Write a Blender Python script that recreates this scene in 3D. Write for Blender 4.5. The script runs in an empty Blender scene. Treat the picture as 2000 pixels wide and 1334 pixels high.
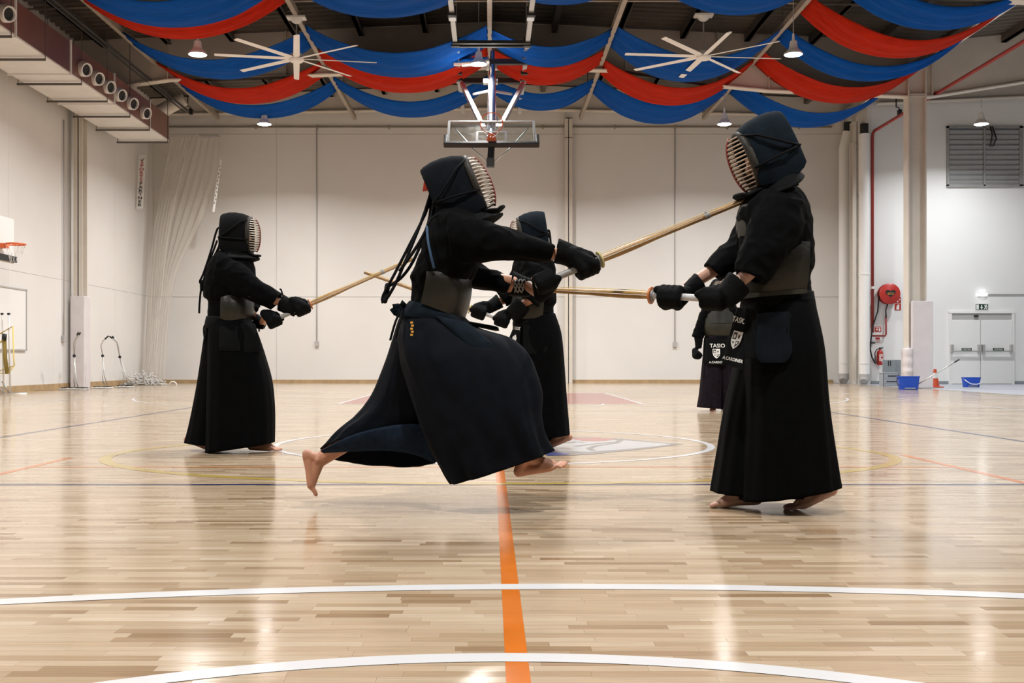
import bpy, bmesh, math, random
from mathutils import Vector, Matrix, noise

random.seed(7)
PI = math.pi
F = 2090.0          # focal length in pixels of the 2000 px wide frame
CH = 0.70           # camera height
CX, CY = 958.0, 704.0
scene = bpy.context.scene
COL = scene.collection

# ------------------------------------------------------------------ camera
cam_d = bpy.data.cameras.new('camera')
cam = bpy.data.objects.new('camera', cam_d)
COL.objects.link(cam)
cam.location = (0, 0, CH)
cam.rotation_euler = (PI / 2, 0, 0)
cam_d.sensor_width = 36.0
cam_d.lens = 36.0 * F / 2000.0
cam_d.shift_x = (1000 - CX) / 2000.0
cam_d.shift_y = (CY - 667) / 2000.0
cam_d.clip_end = 200
scene.camera = cam

# ------------------------------------------------------------------ world, exposure
world = bpy.data.worlds.new('world')
scene.world = world
world.use_nodes = True
bg = world.node_tree.nodes['Background']
bg.inputs[0].default_value = (0.5, 0.55, 0.62, 1)
bg.inputs[1].default_value = 0.05
vs = scene.view_settings
vs.view_transform = 'Standard'
vs.look = 'None'
vs.exposure = 0.56
vs.gamma = 1.0
vs.use_curve_mapping = False
LAMP_POWER = 218.0
LAMP_COLOR = (1.0, 0.975, 0.945)
LAMP_COLOR_COOL = (0.93, 0.97, 1.0)

# ------------------------------------------------------------------ helpers
def W(px, py, D):
    return Vector(((px - CX) * D / F, D, CH + (CY - py) * D / F))

def FL(px, py, z=0.0):
    D = CH * F / (py - CY)
    return Vector(((px - CX) * D / F, D, z))

def wloc(o):
    s = Vector((0, 0, 0))
    while o is not None:
        s += o.location
        o = o.parent
    return s

def tag(o, label=None, cat=None, group=None, kind=None):
    if label: o['label'] = label
    if cat: o['category'] = cat
    if group: o['group'] = group
    if kind: o['kind'] = kind
    return o

def empty(name, loc=(0, 0, 0), label=None, cat=None, group=None, kind=None):
    o = bpy.data.objects.new(name, None)
    o.empty_display_size = 0.1
    COL.objects.link(o)
    o.location = loc
    return tag(o, label, cat, group, kind)

def copy_tree(o, parent=None):
    c = o.copy()
    COL.objects.link(c)
    c.parent = parent
    for ch in [x for x in o.children]:
        copy_tree(ch, c)
    return c

def frame_of(t):
    t = t.normalized()
    up = Vector((0, 0, 1)) if abs(t.z) < 0.95 else Vector((0, 1, 0))
    a = t.cross(up).normalized()
    return a, a.cross(t).normalized()

class MB:
    def __init__(self):
        self.v = []; self.f = []
    def add(self, vs_, fs_):
        o = len(self.v)
        self.v += [Vector(p) for p in vs_]
        self.f += [tuple(i + o for i in q) for q in fs_]
        return self
    def loft(self, rings, cap0=True, cap1=True, closed=True):
        n = len(rings[0]); o = len(self.v)
        for r in rings: self.v += [Vector(p) for p in r]
        m = n if closed else n - 1
        for i in range(len(rings) - 1):
            for j in range(m):
                k = (j + 1) % n
                self.f.append((o + i*n + j, o + i*n + k, o + (i+1)*n + k, o + (i+1)*n + j))
        if cap0: self.f.append(tuple(o + j for j in reversed(range(n))))
        if cap1: self.f.append(tuple(o + (len(rings)-1)*n + j for j in range(n)))
        return self
    def tube(self, pts, r, seg=8, cap=True, sq=1.0):
        pts = [Vector(p) for p in pts]
        n = len(pts)
        rs = r if isinstance(r, (list, tuple)) else [r] * n
        rings = []; a = None
        for i in range(n):
            t = (pts[min(i+1, n-1)] - pts[max(i-1, 0)])
            if t.length < 1e-9: t = Vector((0, 0, 1))
            t.normalize()
            if a is None: a, b = frame_of(t)
            else:
                a = (a - t * a.dot(t))
                if a.length < 1e-6: a, b = frame_of(t)
                a.normalize(); b = a.cross(t).normalized()
            rings.append([pts[i] + (a * math.cos(2*PI*j/seg) + b * math.sin(2*PI*j/seg) * sq) * rs[i] for j in range(seg)])
        return self.loft(rings, cap, cap)
    def cyl(self, p0, p1, r0, r1=None, seg=12):
        return self.tube([p0, p1], [r0, r0 if r1 is None else r1], seg)
    def capsule(self, p0, p1, r0, r1, seg=12, k=4):
        p0 = Vector(p0); p1 = Vector(p1)
        t = p1 - p0
        if t.length < 1e-6: t = Vector((0, 0, 1e-4))
        t.normalize(); a, b = frame_of(t)
        rings = []
        for i in range(k + 1):
            th = -PI/2 + (PI/2) * i / k
            th = max(th, -PI/2 + 0.12)
            rings.append((p0 + t * math.sin(th) * r0, math.cos(th) * r0))
        for i in range(k + 1):
            th = (PI/2) * i / k
            th = min(th, PI/2 - 0.12)
            rings.append((p1 + t * math.sin(th) * r1, math.cos(th) * r1))
        return self.loft([[c + (a*math.cos(2*PI*j/seg) + b*math.sin(2*PI*j/seg)) * r for j in range(seg)] for c, r in rings])
    def ellipsoid(self, c, rad, M=None, seg=16, k=10):
        c = Vector(c); rings = []
        for i in range(k + 1):
            th = -PI/2 + PI * i / k
            th = max(min(th, PI/2 - 0.06), -PI/2 + 0.06)
            ring = []
            for j in range(seg):
                p = Vector((math.cos(th)*math.cos(2*PI*j/seg)*rad[0], math.cos(th)*math.sin(2*PI*j/seg)*rad[1], math.sin(th)*rad[2]))
                ring.append(c + (M @ p if M else p))
            rings.append(ring)
        return self.loft(rings)
    def box(self, c, s, M=None):
        c = Vector(c)
        pts = []
        for z in (-1, 1):
            for x, y in ((-1, -1), (1, -1), (1, 1), (-1, 1)):
                p = Vector((x*s[0]/2, y*s[1]/2, z*s[2]/2))
                pts.append(c + (M @ p if M else p))
        return self.add(pts, [(3,2,1,0), (4,5,6,7), (0,1,5,4), (1,2,6,5), (2,3,7,6), (3,0,4,7)])
    def span(self, x0, x1, y0, y1, z0, z1):
        return self.box(((x0+x1)/2, (y0+y1)/2, (z0+z1)/2), (abs(x1-x0), abs(y1-y0), abs(z1-z0)))
    def beam(self, p0, p1, w, h, up=None):
        p0 = Vector(p0); p1 = Vector(p1); t = (p1 - p0).normalized()
        u = Vector(up) if up else (Vector((0, 0, 1)) if abs(t.z) < 0.95 else Vector((0, 1, 0)))
        a = t.cross(u).normalized(); b = a.cross(t).normalized()
        r = lambda p: [p + a*w/2 + b*h/2, p - a*w/2 + b*h/2, p - a*w/2 - b*h/2, p + a*w/2 - b*h/2]
        return self.loft([r(p0), r(p1)])
    def prism(self, poly, d):
        """poly: list of Vectors (flat), extruded by vector d"""
        d = Vector(d)
        return self.loft([[Vector(p) for p in poly], [Vector(p) + d for p in poly]])
    def lathe(self, prof, origin=(0, 0, 0), axis=(0, 0, 1), seg=24):
        o = Vector(origin); t = Vector(axis).normalized(); a, b = frame_of(t)
        return self.loft([[o + t*z + (a*math.cos(2*PI*j/seg) + b*math.sin(2*PI*j/seg))*max(r, 1e-4) for j in range(seg)] for r, z in prof])
    def torus(self, c, R, r, ax, seg=32, s2=8, a0=0.0, a1=2*PI):
        c = Vector(c); t = Vector(ax).normalized(); a, b = frame_of(t)
        full = abs(a1 - a0 - 2*PI) < 1e-6
        pts = [c + (a*math.cos(a0+(a1-a0)*i/seg) + b*math.sin(a0+(a1-a0)*i/seg))*R for i in range(seg + (0 if full else 1))]
        rings = []
        for i, p in enumerate(pts):
            d = (p - c).normalized()
            rings.append([p + (d*math.cos(2*PI*j/s2) + t*math.sin(2*PI*j/s2))*r for j in range(s2)])
        if full: rings.append(rings[0])
        return self.loft(rings, not full, not full)
    def mesh(self, name, base=Vector((0, 0, 0))):
        me = bpy.data.meshes.new(name)
        me.from_pydata([tuple(p - base) for p in self.v], [], self.f)
        me.validate(); me.update()
        return me
    def build(self, name, mat, parent=None, smooth=False, bevel=0.0, fixn=True, local=False, weld=False):
        base = wloc(parent) if (parent is not None and not local) else Vector((0, 0, 0))
        me = self.mesh(name, base)
        if fixn or weld:
            bm = bmesh.new(); bm.from_mesh(me)
            if weld: bmesh.ops.remove_doubles(bm, verts=bm.verts, dist=1e-5)
            bmesh.ops.recalc_face_normals(bm, faces=bm.faces)
            bm.to_mesh(me); bm.free()
        return link(name, me, mat, parent, smooth, bevel)

def link(name, me, mat, parent=None, smooth=False, bevel=0.0):
    o = bpy.data.objects.new(name, me)
    COL.objects.link(o)
    if mat is not None and len(me.materials) == 0: me.materials.append(mat)
    o.parent = parent
    if smooth is True:
        for p in me.polygons: p.use_smooth = True
    elif smooth:
        for p in me.polygons: p.use_smooth = True
        me.set_sharp_from_angle(angle=math.radians(smooth))
    if bevel > 0:
        b = o.modifiers.new('bevel', 'BEVEL'); b.width = bevel; b.segments = 2; b.limit_method = 'ANGLE'
    return o

def remesh(mb, voxel, it=4, fac=0.5, disp=None, base=Vector((0, 0, 0)), name='body'):
    me = mb.mesh('tmp', base)
    bm = bmesh.new(); bm.from_mesh(me); bmesh.ops.recalc_face_normals(bm, faces=bm.faces); bm.to_mesh(me); bm.free()
    o = bpy.data.objects.new('tmp', me); COL.objects.link(o)
    m = o.modifiers.new('r', 'REMESH'); m.mode = 'VOXEL'; m.voxel_size = voxel
    s = o.modifiers.new('s', 'SMOOTH'); s.iterations = it; s.factor = fac
    dg = bpy.context.evaluated_depsgraph_get()
    out = bpy.data.meshes.new_from_object(o.evaluated_get(dg))
    out.name = name
    bpy.data.objects.remove(o); bpy.data.meshes.remove(me)
    out.materials.clear()
    if disp:
        ns = [v.normal.copy() for v in out.vertices]
        for v, nn in zip(out.vertices, ns): v.co += nn * disp(v.co + base)
    for p in out.polygons: p.use_smooth = True
    return out

def crom(rows, m):
    """Catmull-Rom resample of equal-length numeric tuples, m samples."""
    n = len(rows); out = []
    for i in range(m):
        u = i / (m - 1) * (n - 1); k = min(int(u), n - 2); f = u - k
        p0, p1, p2, p3 = rows[max(k-1, 0)], rows[k], rows[k+1], rows[min(k+2, n-1)]
        out.append(tuple(0.5*((2*b) + (-a + c)*f + (2*a - 5*b + 4*c - d)*f*f + (-a + 3*b - 3*c + d)*f**3) for a, b, c, d in zip(p0, p1, p2, p3)))
    return out

def spow(x, e): return math.copysign(abs(x)**e, x)

def cloth_rings(rows, D0, n=64, m=40, ex=2.3, mod=None, th0=0.0, th1=2*PI):
    """rows: (ax, ay, bx, by, depth_centre, depth_half, near_dz). Pixel outline at the figure's own depth."""
    rows = [tuple(r) + (0.0,) * (7 - len(r)) for r in rows]
    rows = crom(rows, m)
    full = abs(th1 - th0 - 2*PI) < 1e-6
    rings = []
    for i, (ax, ay, bx, by, dc, dh, nz) in enumerate(rows):
        t = i / (m - 1)
        A = W(ax, ay, D0 + dc); B = W(bx, by, D0 + dc)
        C = (A + B) / 2; H = (B - A) / 2
        ring = []
        for j in range(n):
            th = th0 + (th1 - th0) * j / (n if full else n - 1)
            c = spow(math.cos(th), 2/ex); s = spow(math.sin(th), 2/ex)
            k = 1.0 + (mod(t, th) if mod else 0.0)
            ring.append(C + (H*c + Vector((0, dh*s, -nz*s))) * k)
        rings.append(ring)
    return rings

def hollow(mb, rings, th=0.012, depth=0.5, cap0=True):
    """outer loft + rim + inner surface going back up, a real open hem"""
    n = len(rings)
    back = []
    k = max(2, int(n * depth))
    for i in range(n - 1, n - 1 - k, -1):
        c = sum(rings[i], Vector()) / len(rings[i])
        back.append([p + (c - p).normalized() * min(th, (c - p).length*0.5) for p in rings[i]])
    mb.loft(rings + back, cap0, True)
    return mb

def text_mesh(body, size, mat, M, parent, name='lettering', ext=0.0006, align='CENTER', shear=0.0):
    cu = bpy.data.curves.new('t', 'FONT'); cu.body = body; cu.size = size; cu.extrude = ext
    cu.align_x = align; cu.align_y = 'CENTER'; cu.shear = shear; cu.resolution_u = 3
    cu.offset = 0.01 * size
    o = bpy.data.objects.new('t', cu); COL.objects.link(o)
    dg = bpy.context.evaluated_depsgraph_get()
    me = bpy.data.meshes.new_from_object(o.evaluated_get(dg))
    bpy.data.objects.remove(o); bpy.data.curves.remove(cu)
    me.name = name; me.materials.clear()
    base = wloc(parent) if parent else Vector()
    me.transform(Matrix.Translation(-base) @ M)
    return link(name, me, mat, parent)

def basis(o, x, y):
    """matrix with local x, y axes and origin o"""
    x = Vector(x).normalized(); y = Vector(y); z = x.cross(y).normalized(); y = z.cross(x).normalized()
    M = Matrix((x, y, z)).transposed().to_4x4(); M.translation = Vector(o)
    return M

# ------------------------------------------------------------------ materials
def mat(name, col, rough=0.6, metal=0.0, var=0.0, vscale=8.0, bump=0.0, bscale=40.0, emit=None, es=0.0, sheen=0.0, spec=0.5, coat=0.0, alpha=1.0, trans=0.0, stretch=(1, 1, 1), ior=1.5):
    m = bpy.data.materials.new(name); m.use_nodes = True
    nt = m.node_tree; b = nt.nodes['Principled BSDF']
    b.inputs['Base Color'].default_value = (*col, 1)
    b.inputs['Roughness'].default_value = rough
    b.inputs['Metallic'].default_value = metal
    b.inputs['Specular IOR Level'].default_value = spec
    b.inputs['IOR'].default_value = ior
    b.inputs['Coat Weight'].default_value = coat
    b.inputs['Alpha'].default_value = alpha
    b.inputs['Transmission Weight'].default_value = trans
    if sheen:
        b.inputs['Sheen Weight'].default_value = sheen
        b.inputs['Sheen Roughness'].default_value = 0.5
    if emit:
        b.inputs['Emission Color'].default_value = (*emit, 1)
        b.inputs['Emission Strength'].default_value = es
    if var or bump:
        tc = nt.nodes.new('ShaderNodeTexCoord'); mp = nt.nodes.new('ShaderNodeMapping')
        mp.inputs['Scale'].default_value = stretch
        nt.links.new(tc.outputs['Object'], mp.inputs[0])
    if var:
        nz = nt.nodes.new('ShaderNodeTexNoise'); nz.inputs['Scale'].default_value = vscale; nz.inputs['Detail'].default_value = 5
        nt.links.new(mp.outputs[0], nz.inputs['Vector'])
        mr = nt.nodes.new('ShaderNodeMapRange')
        mr.inputs[1].default_value = 0.3; mr.inputs[2].default_value = 0.7
        mr.inputs[3].default_value = 1 - var; mr.inputs[4].default_value = 1 + var
        nt.links.new(nz.outputs[0], mr.inputs[0])
        mx = nt.nodes.new('ShaderNodeMix'); mx.data_type = 'RGBA'; mx.blend_type = 'MULTIPLY'
        mx.inputs[0].default_value = 1.0
        mx.inputs[6].default_value = (*col, 1)
        nt.links.new(mr.outputs[0], mx.inputs[7])
        nt.links.new(mx.outputs[2], b.inputs['Base Color'])
    if bump:
        n2 = nt.nodes.new('ShaderNodeTexNoise'); n2.inputs['Scale'].default_value = bscale; n2.inputs['Detail'].default_value = 4
        nt.links.new(mp.outputs[0], n2.inputs['Vector'])
        bp = nt.nodes.new('ShaderNodeBump'); bp.inputs['Strength'].default_value = bump; bp.inputs['Distance'].default_value = 0.01
        nt.links.new(n2.outputs[0], bp.inputs['Height'])
        nt.links.new(bp.outputs[0], b.inputs['Normal'])
    return m

def wood_mat():
    m = bpy.data.materials.new('parquet'); m.use_nodes = True
    nt = m.node_tree; b = nt.nodes['Principled BSDF']; N = nt.nodes.new; L = nt.links.new
    geo = N('ShaderNodeNewGeometry'); oi = N('ShaderNodeObjectInfo')
    ad = N('ShaderNodeMath'); ad.operation = 'ADD'
    L(geo.outputs['Random Per Island'], ad.inputs[0]); L(oi.outputs['Random'], ad.inputs[1])
    fr = N('ShaderNodeMath'); fr.operation = 'FRACT'; L(ad.outputs[0], fr.inputs[0])
    ramp = N('ShaderNodeValToRGB'); r = ramp.color_ramp
    stops = [(0.0, (0.245, 0.160, 0.090)), (0.05, (0.30, 0.205, 0.124)), (0.14, (0.36, 0.262, 0.168)), (0.5, (0.415, 0.314, 0.212)), (0.85, (0.44, 0.342, 0.238)), (1.0, (0.48, 0.385, 0.280))]
    while len(r.elements) < len(stops): r.elements.new(0.5)
    for e, (p, c) in zip(r.elements, stops): e.position = p; e.color = (*c, 1)
    L(fr.outputs[0], ramp.inputs[0])
    mp = N('ShaderNodeMapping'); mp.inputs['Scale'].default_value = (1.6, 34, 1); L(geo.outputs['Position'], mp.inputs[0])
    off = N('ShaderNodeVectorMath'); off.operation = 'ADD'; L(mp.outputs[0], off.inputs[0])
    sc = N('ShaderNodeMath'); sc.operation = 'MULTIPLY'; sc.inputs[1].default_value = 57; L(fr.outputs[0], sc.inputs[0]); L(sc.outputs[0], off.inputs[1])
    nz = N('ShaderNodeTexNoise'); nz.inputs['Scale'].default_value = 3; nz.inputs['Detail'].default_value = 6; nz.inputs['Distortion'].default_value = 0.6
    L(off.outputs[0], nz.inputs['Vector'])
    mr = N('ShaderNodeMapRange'); mr.inputs[1].default_value = 0.25; mr.inputs[2].default_value = 0.75; mr.inputs[3].default_value = 0.84; mr.inputs[4].default_value = 1.1
    L(nz.outputs[0], mr.inputs[0])
    mx = N('ShaderNodeMix'); mx.data_type = 'RGBA'; mx.blend_type = 'MULTIPLY'; mx.inputs[0].default_value = 1
    L(ramp.outputs[0], mx.inputs[6]); L(mr.outputs[0], mx.inputs[7])
    L(mx.outputs[2], b.inputs['Base Color'])
    # lacquer: smooth with slightly wavy relief per strip
    n2 = N('ShaderNodeTexNoise'); n2.inputs['Scale'].default_value = 1.5; n2.inputs['Detail'].default_value = 3
    L(off.outputs[0], n2.inputs['Vector'])
    bp = N('ShaderNodeBump'); bp.inputs['Strength'].default_value = 0.06; bp.inputs['Distance'].default_value = 0.004
    L(n2.outputs[0], bp.inputs['Height']); L(bp.outputs[0], b.inputs['Normal'])
    rr = N('ShaderNodeMapRange'); rr.inputs[3].default_value = 0.11; rr.inputs[4].default_value = 0.18; b.inputs['IOR'].default_value = 1.55
    L(fr.outputs[0], rr.inputs[0]); L(rr.outputs[0], b.inputs['Roughness'])
    return m

M = {}
M['wood'] = wood_mat()
M['joint'] = mat('floor_joint', (0.17, 0.12, 0.075), 0.4)
M['wall'] = mat('wall_paint', (0.72, 0.705, 0.68), 0.85, var=0.05, vscale=0.35, bump=0.05, bscale=30)
M['wall_cool'] = mat('wall_paint_white', (0.78, 0.775, 0.76), 0.8, var=0.03, vscale=0.4, bump=0.04, bscale=30)
M['steel_cream'] = mat('cream_steel', (0.62, 0.575, 0.51), 0.6, var=0.05, vscale=2)
M['skirting'] = mat('skirting_wood', (0.42, 0.29, 0.15), 0.5, var=0.15, vscale=6)
M['concrete'] = mat('grey_floor', (0.36, 0.38, 0.42), 0.35, var=0.08, vscale=2)
M['deck'] = mat('roof_deck', (0.115, 0.10, 0.085), 0.7, var=0.2, vscale=1.5)
M['purlin'] = mat('purlin_steel', (0.10, 0.09, 0.08), 0.6, var=0.1, vscale=3)
M['rail'] = mat('rail_steel', (0.34, 0.29, 0.24), 0.55, var=0.1, vscale=3)
M['white'] = mat('white_paint', (0.80, 0.79, 0.77), 0.5)
M['line_white'] = mat('line_white', (0.56, 0.56, 0.57), 0.18)
M['line_orange'] = mat('line_orange', (0.50, 0.135, 0.016), 0.15, var=0.08, vscale=6)
M['line_blue'] = mat('line_blue', (0.02, 0.03, 0.095), 0.14)
M['line_yellow'] = mat('line_yellow', (0.40, 0.29, 0.07), 0.14)
M['key_red'] = mat('key_red', (0.30, 0.075, 0.065), 0.15, var=0.06, vscale=1)
M['logo_white'] = mat('logo_white', (0.40, 0.40, 0.42), 0.15)
M['logo_grey'] = mat('logo_grey', (0.15, 0.15, 0.155), 0.15)
M['logo_red'] = mat('logo_red', (0.34, 0.10, 0.09), 0.15)
M['logo_blue'] = mat('logo_blue', (0.06, 0.08, 0.21), 0.15)
M['blue_cloth'] = mat('blue_drape', (0.002, 0.065, 0.31), 0.85, var=0.25, vscale=5, stretch=(0.5, 6, 1), spec=0.08)
M['red_cloth'] = mat('red_drape', (0.40, 0.019, 0.006), 0.85, var=0.22, vscale=5, stretch=(0.5, 6, 1), spec=0.08)
M['galv'] = mat('galvanised', (0.73, 0.71, 0.68), 0.5, metal=0.0, var=0.05, vscale=2)
M['duct_side'] = mat('duct_side', (0.20, 0.095, 0.075), 0.35, metal=0.25, var=0.3, vscale=0.6)
M['black'] = mat('black_plastic', (0.012, 0.012, 0.012), 0.5)
M['rubber'] = mat('black_padding', (0.018, 0.018, 0.019), 0.6)
M['chrome'] = mat('chrome', (0.75, 0.75, 0.76), 0.22, metal=1.0)
M['zinc'] = mat('zinc_tube', (0.56, 0.55, 0.53), 0.38, metal=0.8)
M['orange'] = mat('rim_orange', (0.72, 0.13, 0.03), 0.4)
M['red'] = mat('fire_red', (0.42, 0.025, 0.018), 0.35)
M['red_dark'] = mat('pipe_red', (0.30, 0.028, 0.02), 0.45)
M['blue_plastic'] = mat('blue_plastic', (0.012, 0.075, 0.50), 0.35)
M['grey_plastic'] = mat('grey_plastic', (0.33, 0.37, 0.42), 0.45)
M['grey_dark'] = mat('grey_board', (0.24, 0.27, 0.29), 0.55)
M['louvre'] = mat('louvre_grey', (0.30, 0.30, 0.295), 0.55, var=0.1, vscale=3)
M['line_dark'] = mat('conduit', (0.25, 0.22, 0.18), 0.6)
M['conduit'] = mat('grey_conduit', (0.42, 0.41, 0.40), 0.6)
M['pad'] = mat('post_padding', (0.66, 0.62, 0.63), 0.7, var=0.05, vscale=3)
M['green'] = mat('sign_green', (0.012, 0.04, 0.022), 0.5)
M['yellow'] = mat('yellow_band', (0.72, 0.56, 0.16), 0.7)
M['khaki'] = mat('olive_strap', (0.30, 0.22, 0.05), 0.8)
M['mop'] = mat('mop_fringe', (0.62, 0.60, 0.57), 0.9, bump=0.6, bscale=60)
M['lens'] = mat('lamp_lens', (1, 1, 1), 0.5, emit=(1.0, 0.98, 0.95), es=40)
M['lens_small'] = mat('emergency_lens', (1, 1, 1), 0.5, emit=(0.95, 0.98, 1.0), es=6)
M['keiko'] = mat('black_cotton', (0.0017, 0.0019, 0.0022), 0.9, var=0.3, vscale=30, bump=0.2, bscale=260, spec=0.06)
M['hakama'] = mat('black_hakama', (0.0012, 0.0014, 0.0017), 0.85, var=0.25, vscale=18, bump=0.12, bscale=220, spec=0.06)
M['hakama_navy'] = mat('navy_hakama', (0.0019, 0.0031, 0.0060), 0.8, var=0.35, vscale=14, bump=0.15, bscale=200, spec=0.10)
M['lit_navy'] = mat('navy_painted_lit', (0.009, 0.017, 0.033), 0.85, var=0.2, vscale=40, bump=0.15, bscale=300, spec=0.1)  # hakama navy made lighter, light on the cloth put into the colour
M['hakama_plum'] = mat('plum_hakama', (0.0095, 0.0065, 0.0100), 0.85, var=0.25, vscale=18, bump=0.12, bscale=220, spec=0.06)
M['navy'] = mat('navy_padding', (0.0036, 0.0076, 0.0125), 0.85, var=0.35, vscale=20, bump=0.2, bscale=320, spec=0.10)
M['black_pad'] = mat('black_quilting', (0.0018, 0.0022, 0.0026), 0.8, var=0.25, vscale=25, bump=0.2, bscale=320, spec=0.10)
M['do'] = mat('dark_lacquer', (0.012, 0.0115, 0.008), 0.36, var=0.4, vscale=9, bump=0.15, bscale=60, spec=0.35)
M['do_front'] = mat('olive_leather', (0.022, 0.020, 0.013), 0.45, var=0.3, vscale=10, spec=0.3)
M['cord'] = mat('black_cord', (0.004, 0.004, 0.005), 0.85, spec=0.1)
M['cord_blue'] = mat('blue_cord', (0.02, 0.06, 0.13), 0.7)
M['bamboo'] = mat('bamboo', (0.30, 0.17, 0.05), 0.4, var=0.25, vscale=10, stretch=(0.3, 4, 4))
M['leather_white'] = mat('grip_leather', (0.50, 0.51, 0.53), 0.55, var=0.1, vscale=10)
M['leather_grey'] = mat('grey_grip_leather', (0.25, 0.245, 0.235), 0.5, var=0.15, vscale=10)
M['guard'] = mat('amber_guard', (0.50, 0.16, 0.05), 0.35)
M['guard_pale'] = mat('pale_guard', (0.42, 0.36, 0.15), 0.4)
M['skin'] = mat('skin', (0.42, 0.195, 0.115), 0.5, var=0.10, vscale=16, bump=0.1, bscale=60)
M['skin_pale'] = mat('pale_skin', (0.46, 0.26, 0.19), 0.5, var=0.10, vscale=16, bump=0.1, bscale=60)
M['bar'] = mat('grille_metal', (0.50, 0.44, 0.37), 0.35, metal=0.55)
M['navy_dark'] = mat('dark_navy_padding', (0.0020, 0.0034, 0.0058), 0.85, var=0.3, vscale=20, bump=0.2, bscale=320, spec=0.10)
M['rim'] = mat('grille_rim', (0.022, 0.019, 0.015), 0.55, var=0.5, vscale=90, spec=0.25)
M['bar_tan'] = mat('tan_grille_metal', (0.40, 0.31, 0.235), 0.4, metal=0.45)
M['bar_red'] = mat('grille_red', (0.16, 0.02, 0.015), 0.4)
M['towel_red'] = mat('red_towel', (0.50, 0.04, 0.02), 0.8)
M['towel_dark'] = mat('dark_towel', (0.03, 0.03, 0.035), 0.85)
M['print_white'] = mat('white_print', (0.78, 0.78, 0.76), 0.7)
M['print_gold'] = mat('gold_print', (0.66, 0.34, 0.05), 0.6)
M['cone'] = mat('cone_orange', (0.62, 0.085, 0.03), 0.5)

def glass_mat():
    m = bpy.data.materials.new('backboard_glass'); m.use_nodes = True
    nt = m.node_tree; b = nt.nodes['Principled BSDF']; N = nt.nodes.new; L = nt.links.new
    tc = N('ShaderNodeTexCoord'); nz = N('ShaderNodeTexNoise'); nz.inputs['Scale'].default_value = 9; nz.inputs['Detail'].default_value = 6
    L(tc.outputs['Object'], nz.inputs['Vector'])
    mr = N('ShaderNodeMapRange'); mr.inputs[1].default_value = 0.4; mr.inputs[2].default_value = 0.7; mr.inputs[3].default_value = 0.02; mr.inputs[4].default_value = 0.09
    L(nz.outputs[0], mr.inputs[0])
    d = N('ShaderNodeBsdfPrincipled'); d.inputs['Base Color'].default_value = (0.74, 0.74, 0.75, 1); d.inputs['Roughness'].default_value = 0.25
    t = N('ShaderNodeBsdfTransparent'); t.inputs[0].default_value = (0.92, 0.95, 0.94, 1)
    mx = N('ShaderNodeMixShader'); L(mr.outputs[0], mx.inputs[0]); L(t.outputs[0], mx.inputs[1]); L(d.outputs[0], mx.inputs[2])
    L(mx.outputs[0], nt.nodes['Material Output'].inputs[0]); nt.nodes.remove(b)
    return m
M['glass'] = glass_mat()

def net_mat(name, op, col=(0.72, 0.67, 0.60)):
    m = bpy.data.materials.new(name); m.use_nodes = True
    nt = m.node_tree; b = nt.nodes['Principled BSDF']; N = nt.nodes.new; L = nt.links.new
    b.inputs['Base Color'].default_value = (*col, 1); b.inputs['Roughness'].default_value = 0.9
    t = N('ShaderNodeBsdfTransparent'); mx = N('ShaderNodeMixShader'); mx.inputs[0].default_value = op
    L(t.outputs[0], mx.inputs[1]); L(b.outputs[0], mx.inputs[2]); L(mx.outputs[0], nt.nodes['Material Output'].inputs[0])
    return m
M['net'] = net_mat('white_netting', 0.33)
# ================================================================== THE ROOM
XL, XC, XR = -10.5, 11.1, 20.0       # left wall, column line, far right wall of the annexe
Y0, YB, YB2 = -9.0, 33.3, 31.6       # wall behind the camera, back wall, annexe back wall

def deck_z(x):
    if x <= XC: return 9.25 - 0.045 * abs(x)
    return 9.25 - 0.045 * XC + 0.10 * (x - XC)

# floor --------------------------------------------------------------------
mb = MB(); mb.span(XL, XR + 0.2, Y0, YB + 0.2, -0.2, -0.003)
floor = mb.build('floor', M['joint'])
tag(floor, 'pale lacquered wood strip gym floor with painted court lines', 'floor', kind='structure')

XW = 10.75
def plank_mesh(l, PW, GAP):
    b = MB(); h = PW/2 - GAP
    top = [(-l/2, -h, 0), (l/2, -h, 0), (l/2, h, 0), (-l/2, h, 0)]
    low = [(-l/2, -h, -0.003), (l/2, -h, -0.003), (l/2, h, -0.003), (-l/2, h, -0.003)]
    b.loft([low, top], cap0=False)
    return b.v, b.f
fv = []; ff = []; nobj = 0
def lay(y0, y1, PW, lengths, half, GAP=0.00025, objects=False):
    """parquet strips between two depths; half(y) = half width laid (None = wall to edge)"""
    global nobj
    PL = []
    for l in lengths:
        v, f = plank_mesh(l - 2*GAP, PW, GAP)
        me = bpy.data.meshes.new('plank'); me.from_pydata([tuple(p) for p in v], [], f); me.update(); me.materials.append(M['wood'])
        PL.append((l, v, f, me))
    y = y0
    while y < y1 - PW*0.5:
        hw = half(y) if half else 99
        xa, xb = max(XL, -hw), min(XW, hw)
        x = xa - random.random()*lengths[0]; yc = y + PW/2
        while x < xb:
            l, v, f, me = random.choice(PL); xc = x + l/2
            if xc - l/2 >= XL - 0.3 and xc + l/2 <= XW + 0.3:
                if objects and nobj < 300 and 2.28 < yc and abs(xc - 0.02*yc) < 1000*yc/F + l*0.3:
                    o = bpy.data.objects.new('plank', me); COL.objects.link(o); o.parent = floor; o.location = (xc, yc, 0); nobj += 1
                else:
                    off = len(fv); fv.extend([(p.x + xc, p.y + yc, p.z) for p in v]); ff.extend([tuple(i + off for i in q) for q in f])
            x += l
        y += PW
        if half and (xa > XL or xb < XW): side_rows.append((yc, PW, xa, xb))
side_rows = []
HALF = lambda y: 1.6 + 0.56*y
lay(2.2, 14.0, 0.042, [0.20, 0.26, 0.33, 0.42], HALF, objects=True)
fine = list(side_rows)
lay(14.0, YB - 0.02, 0.126, [0.5, 0.7, 0.9], None)
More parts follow.
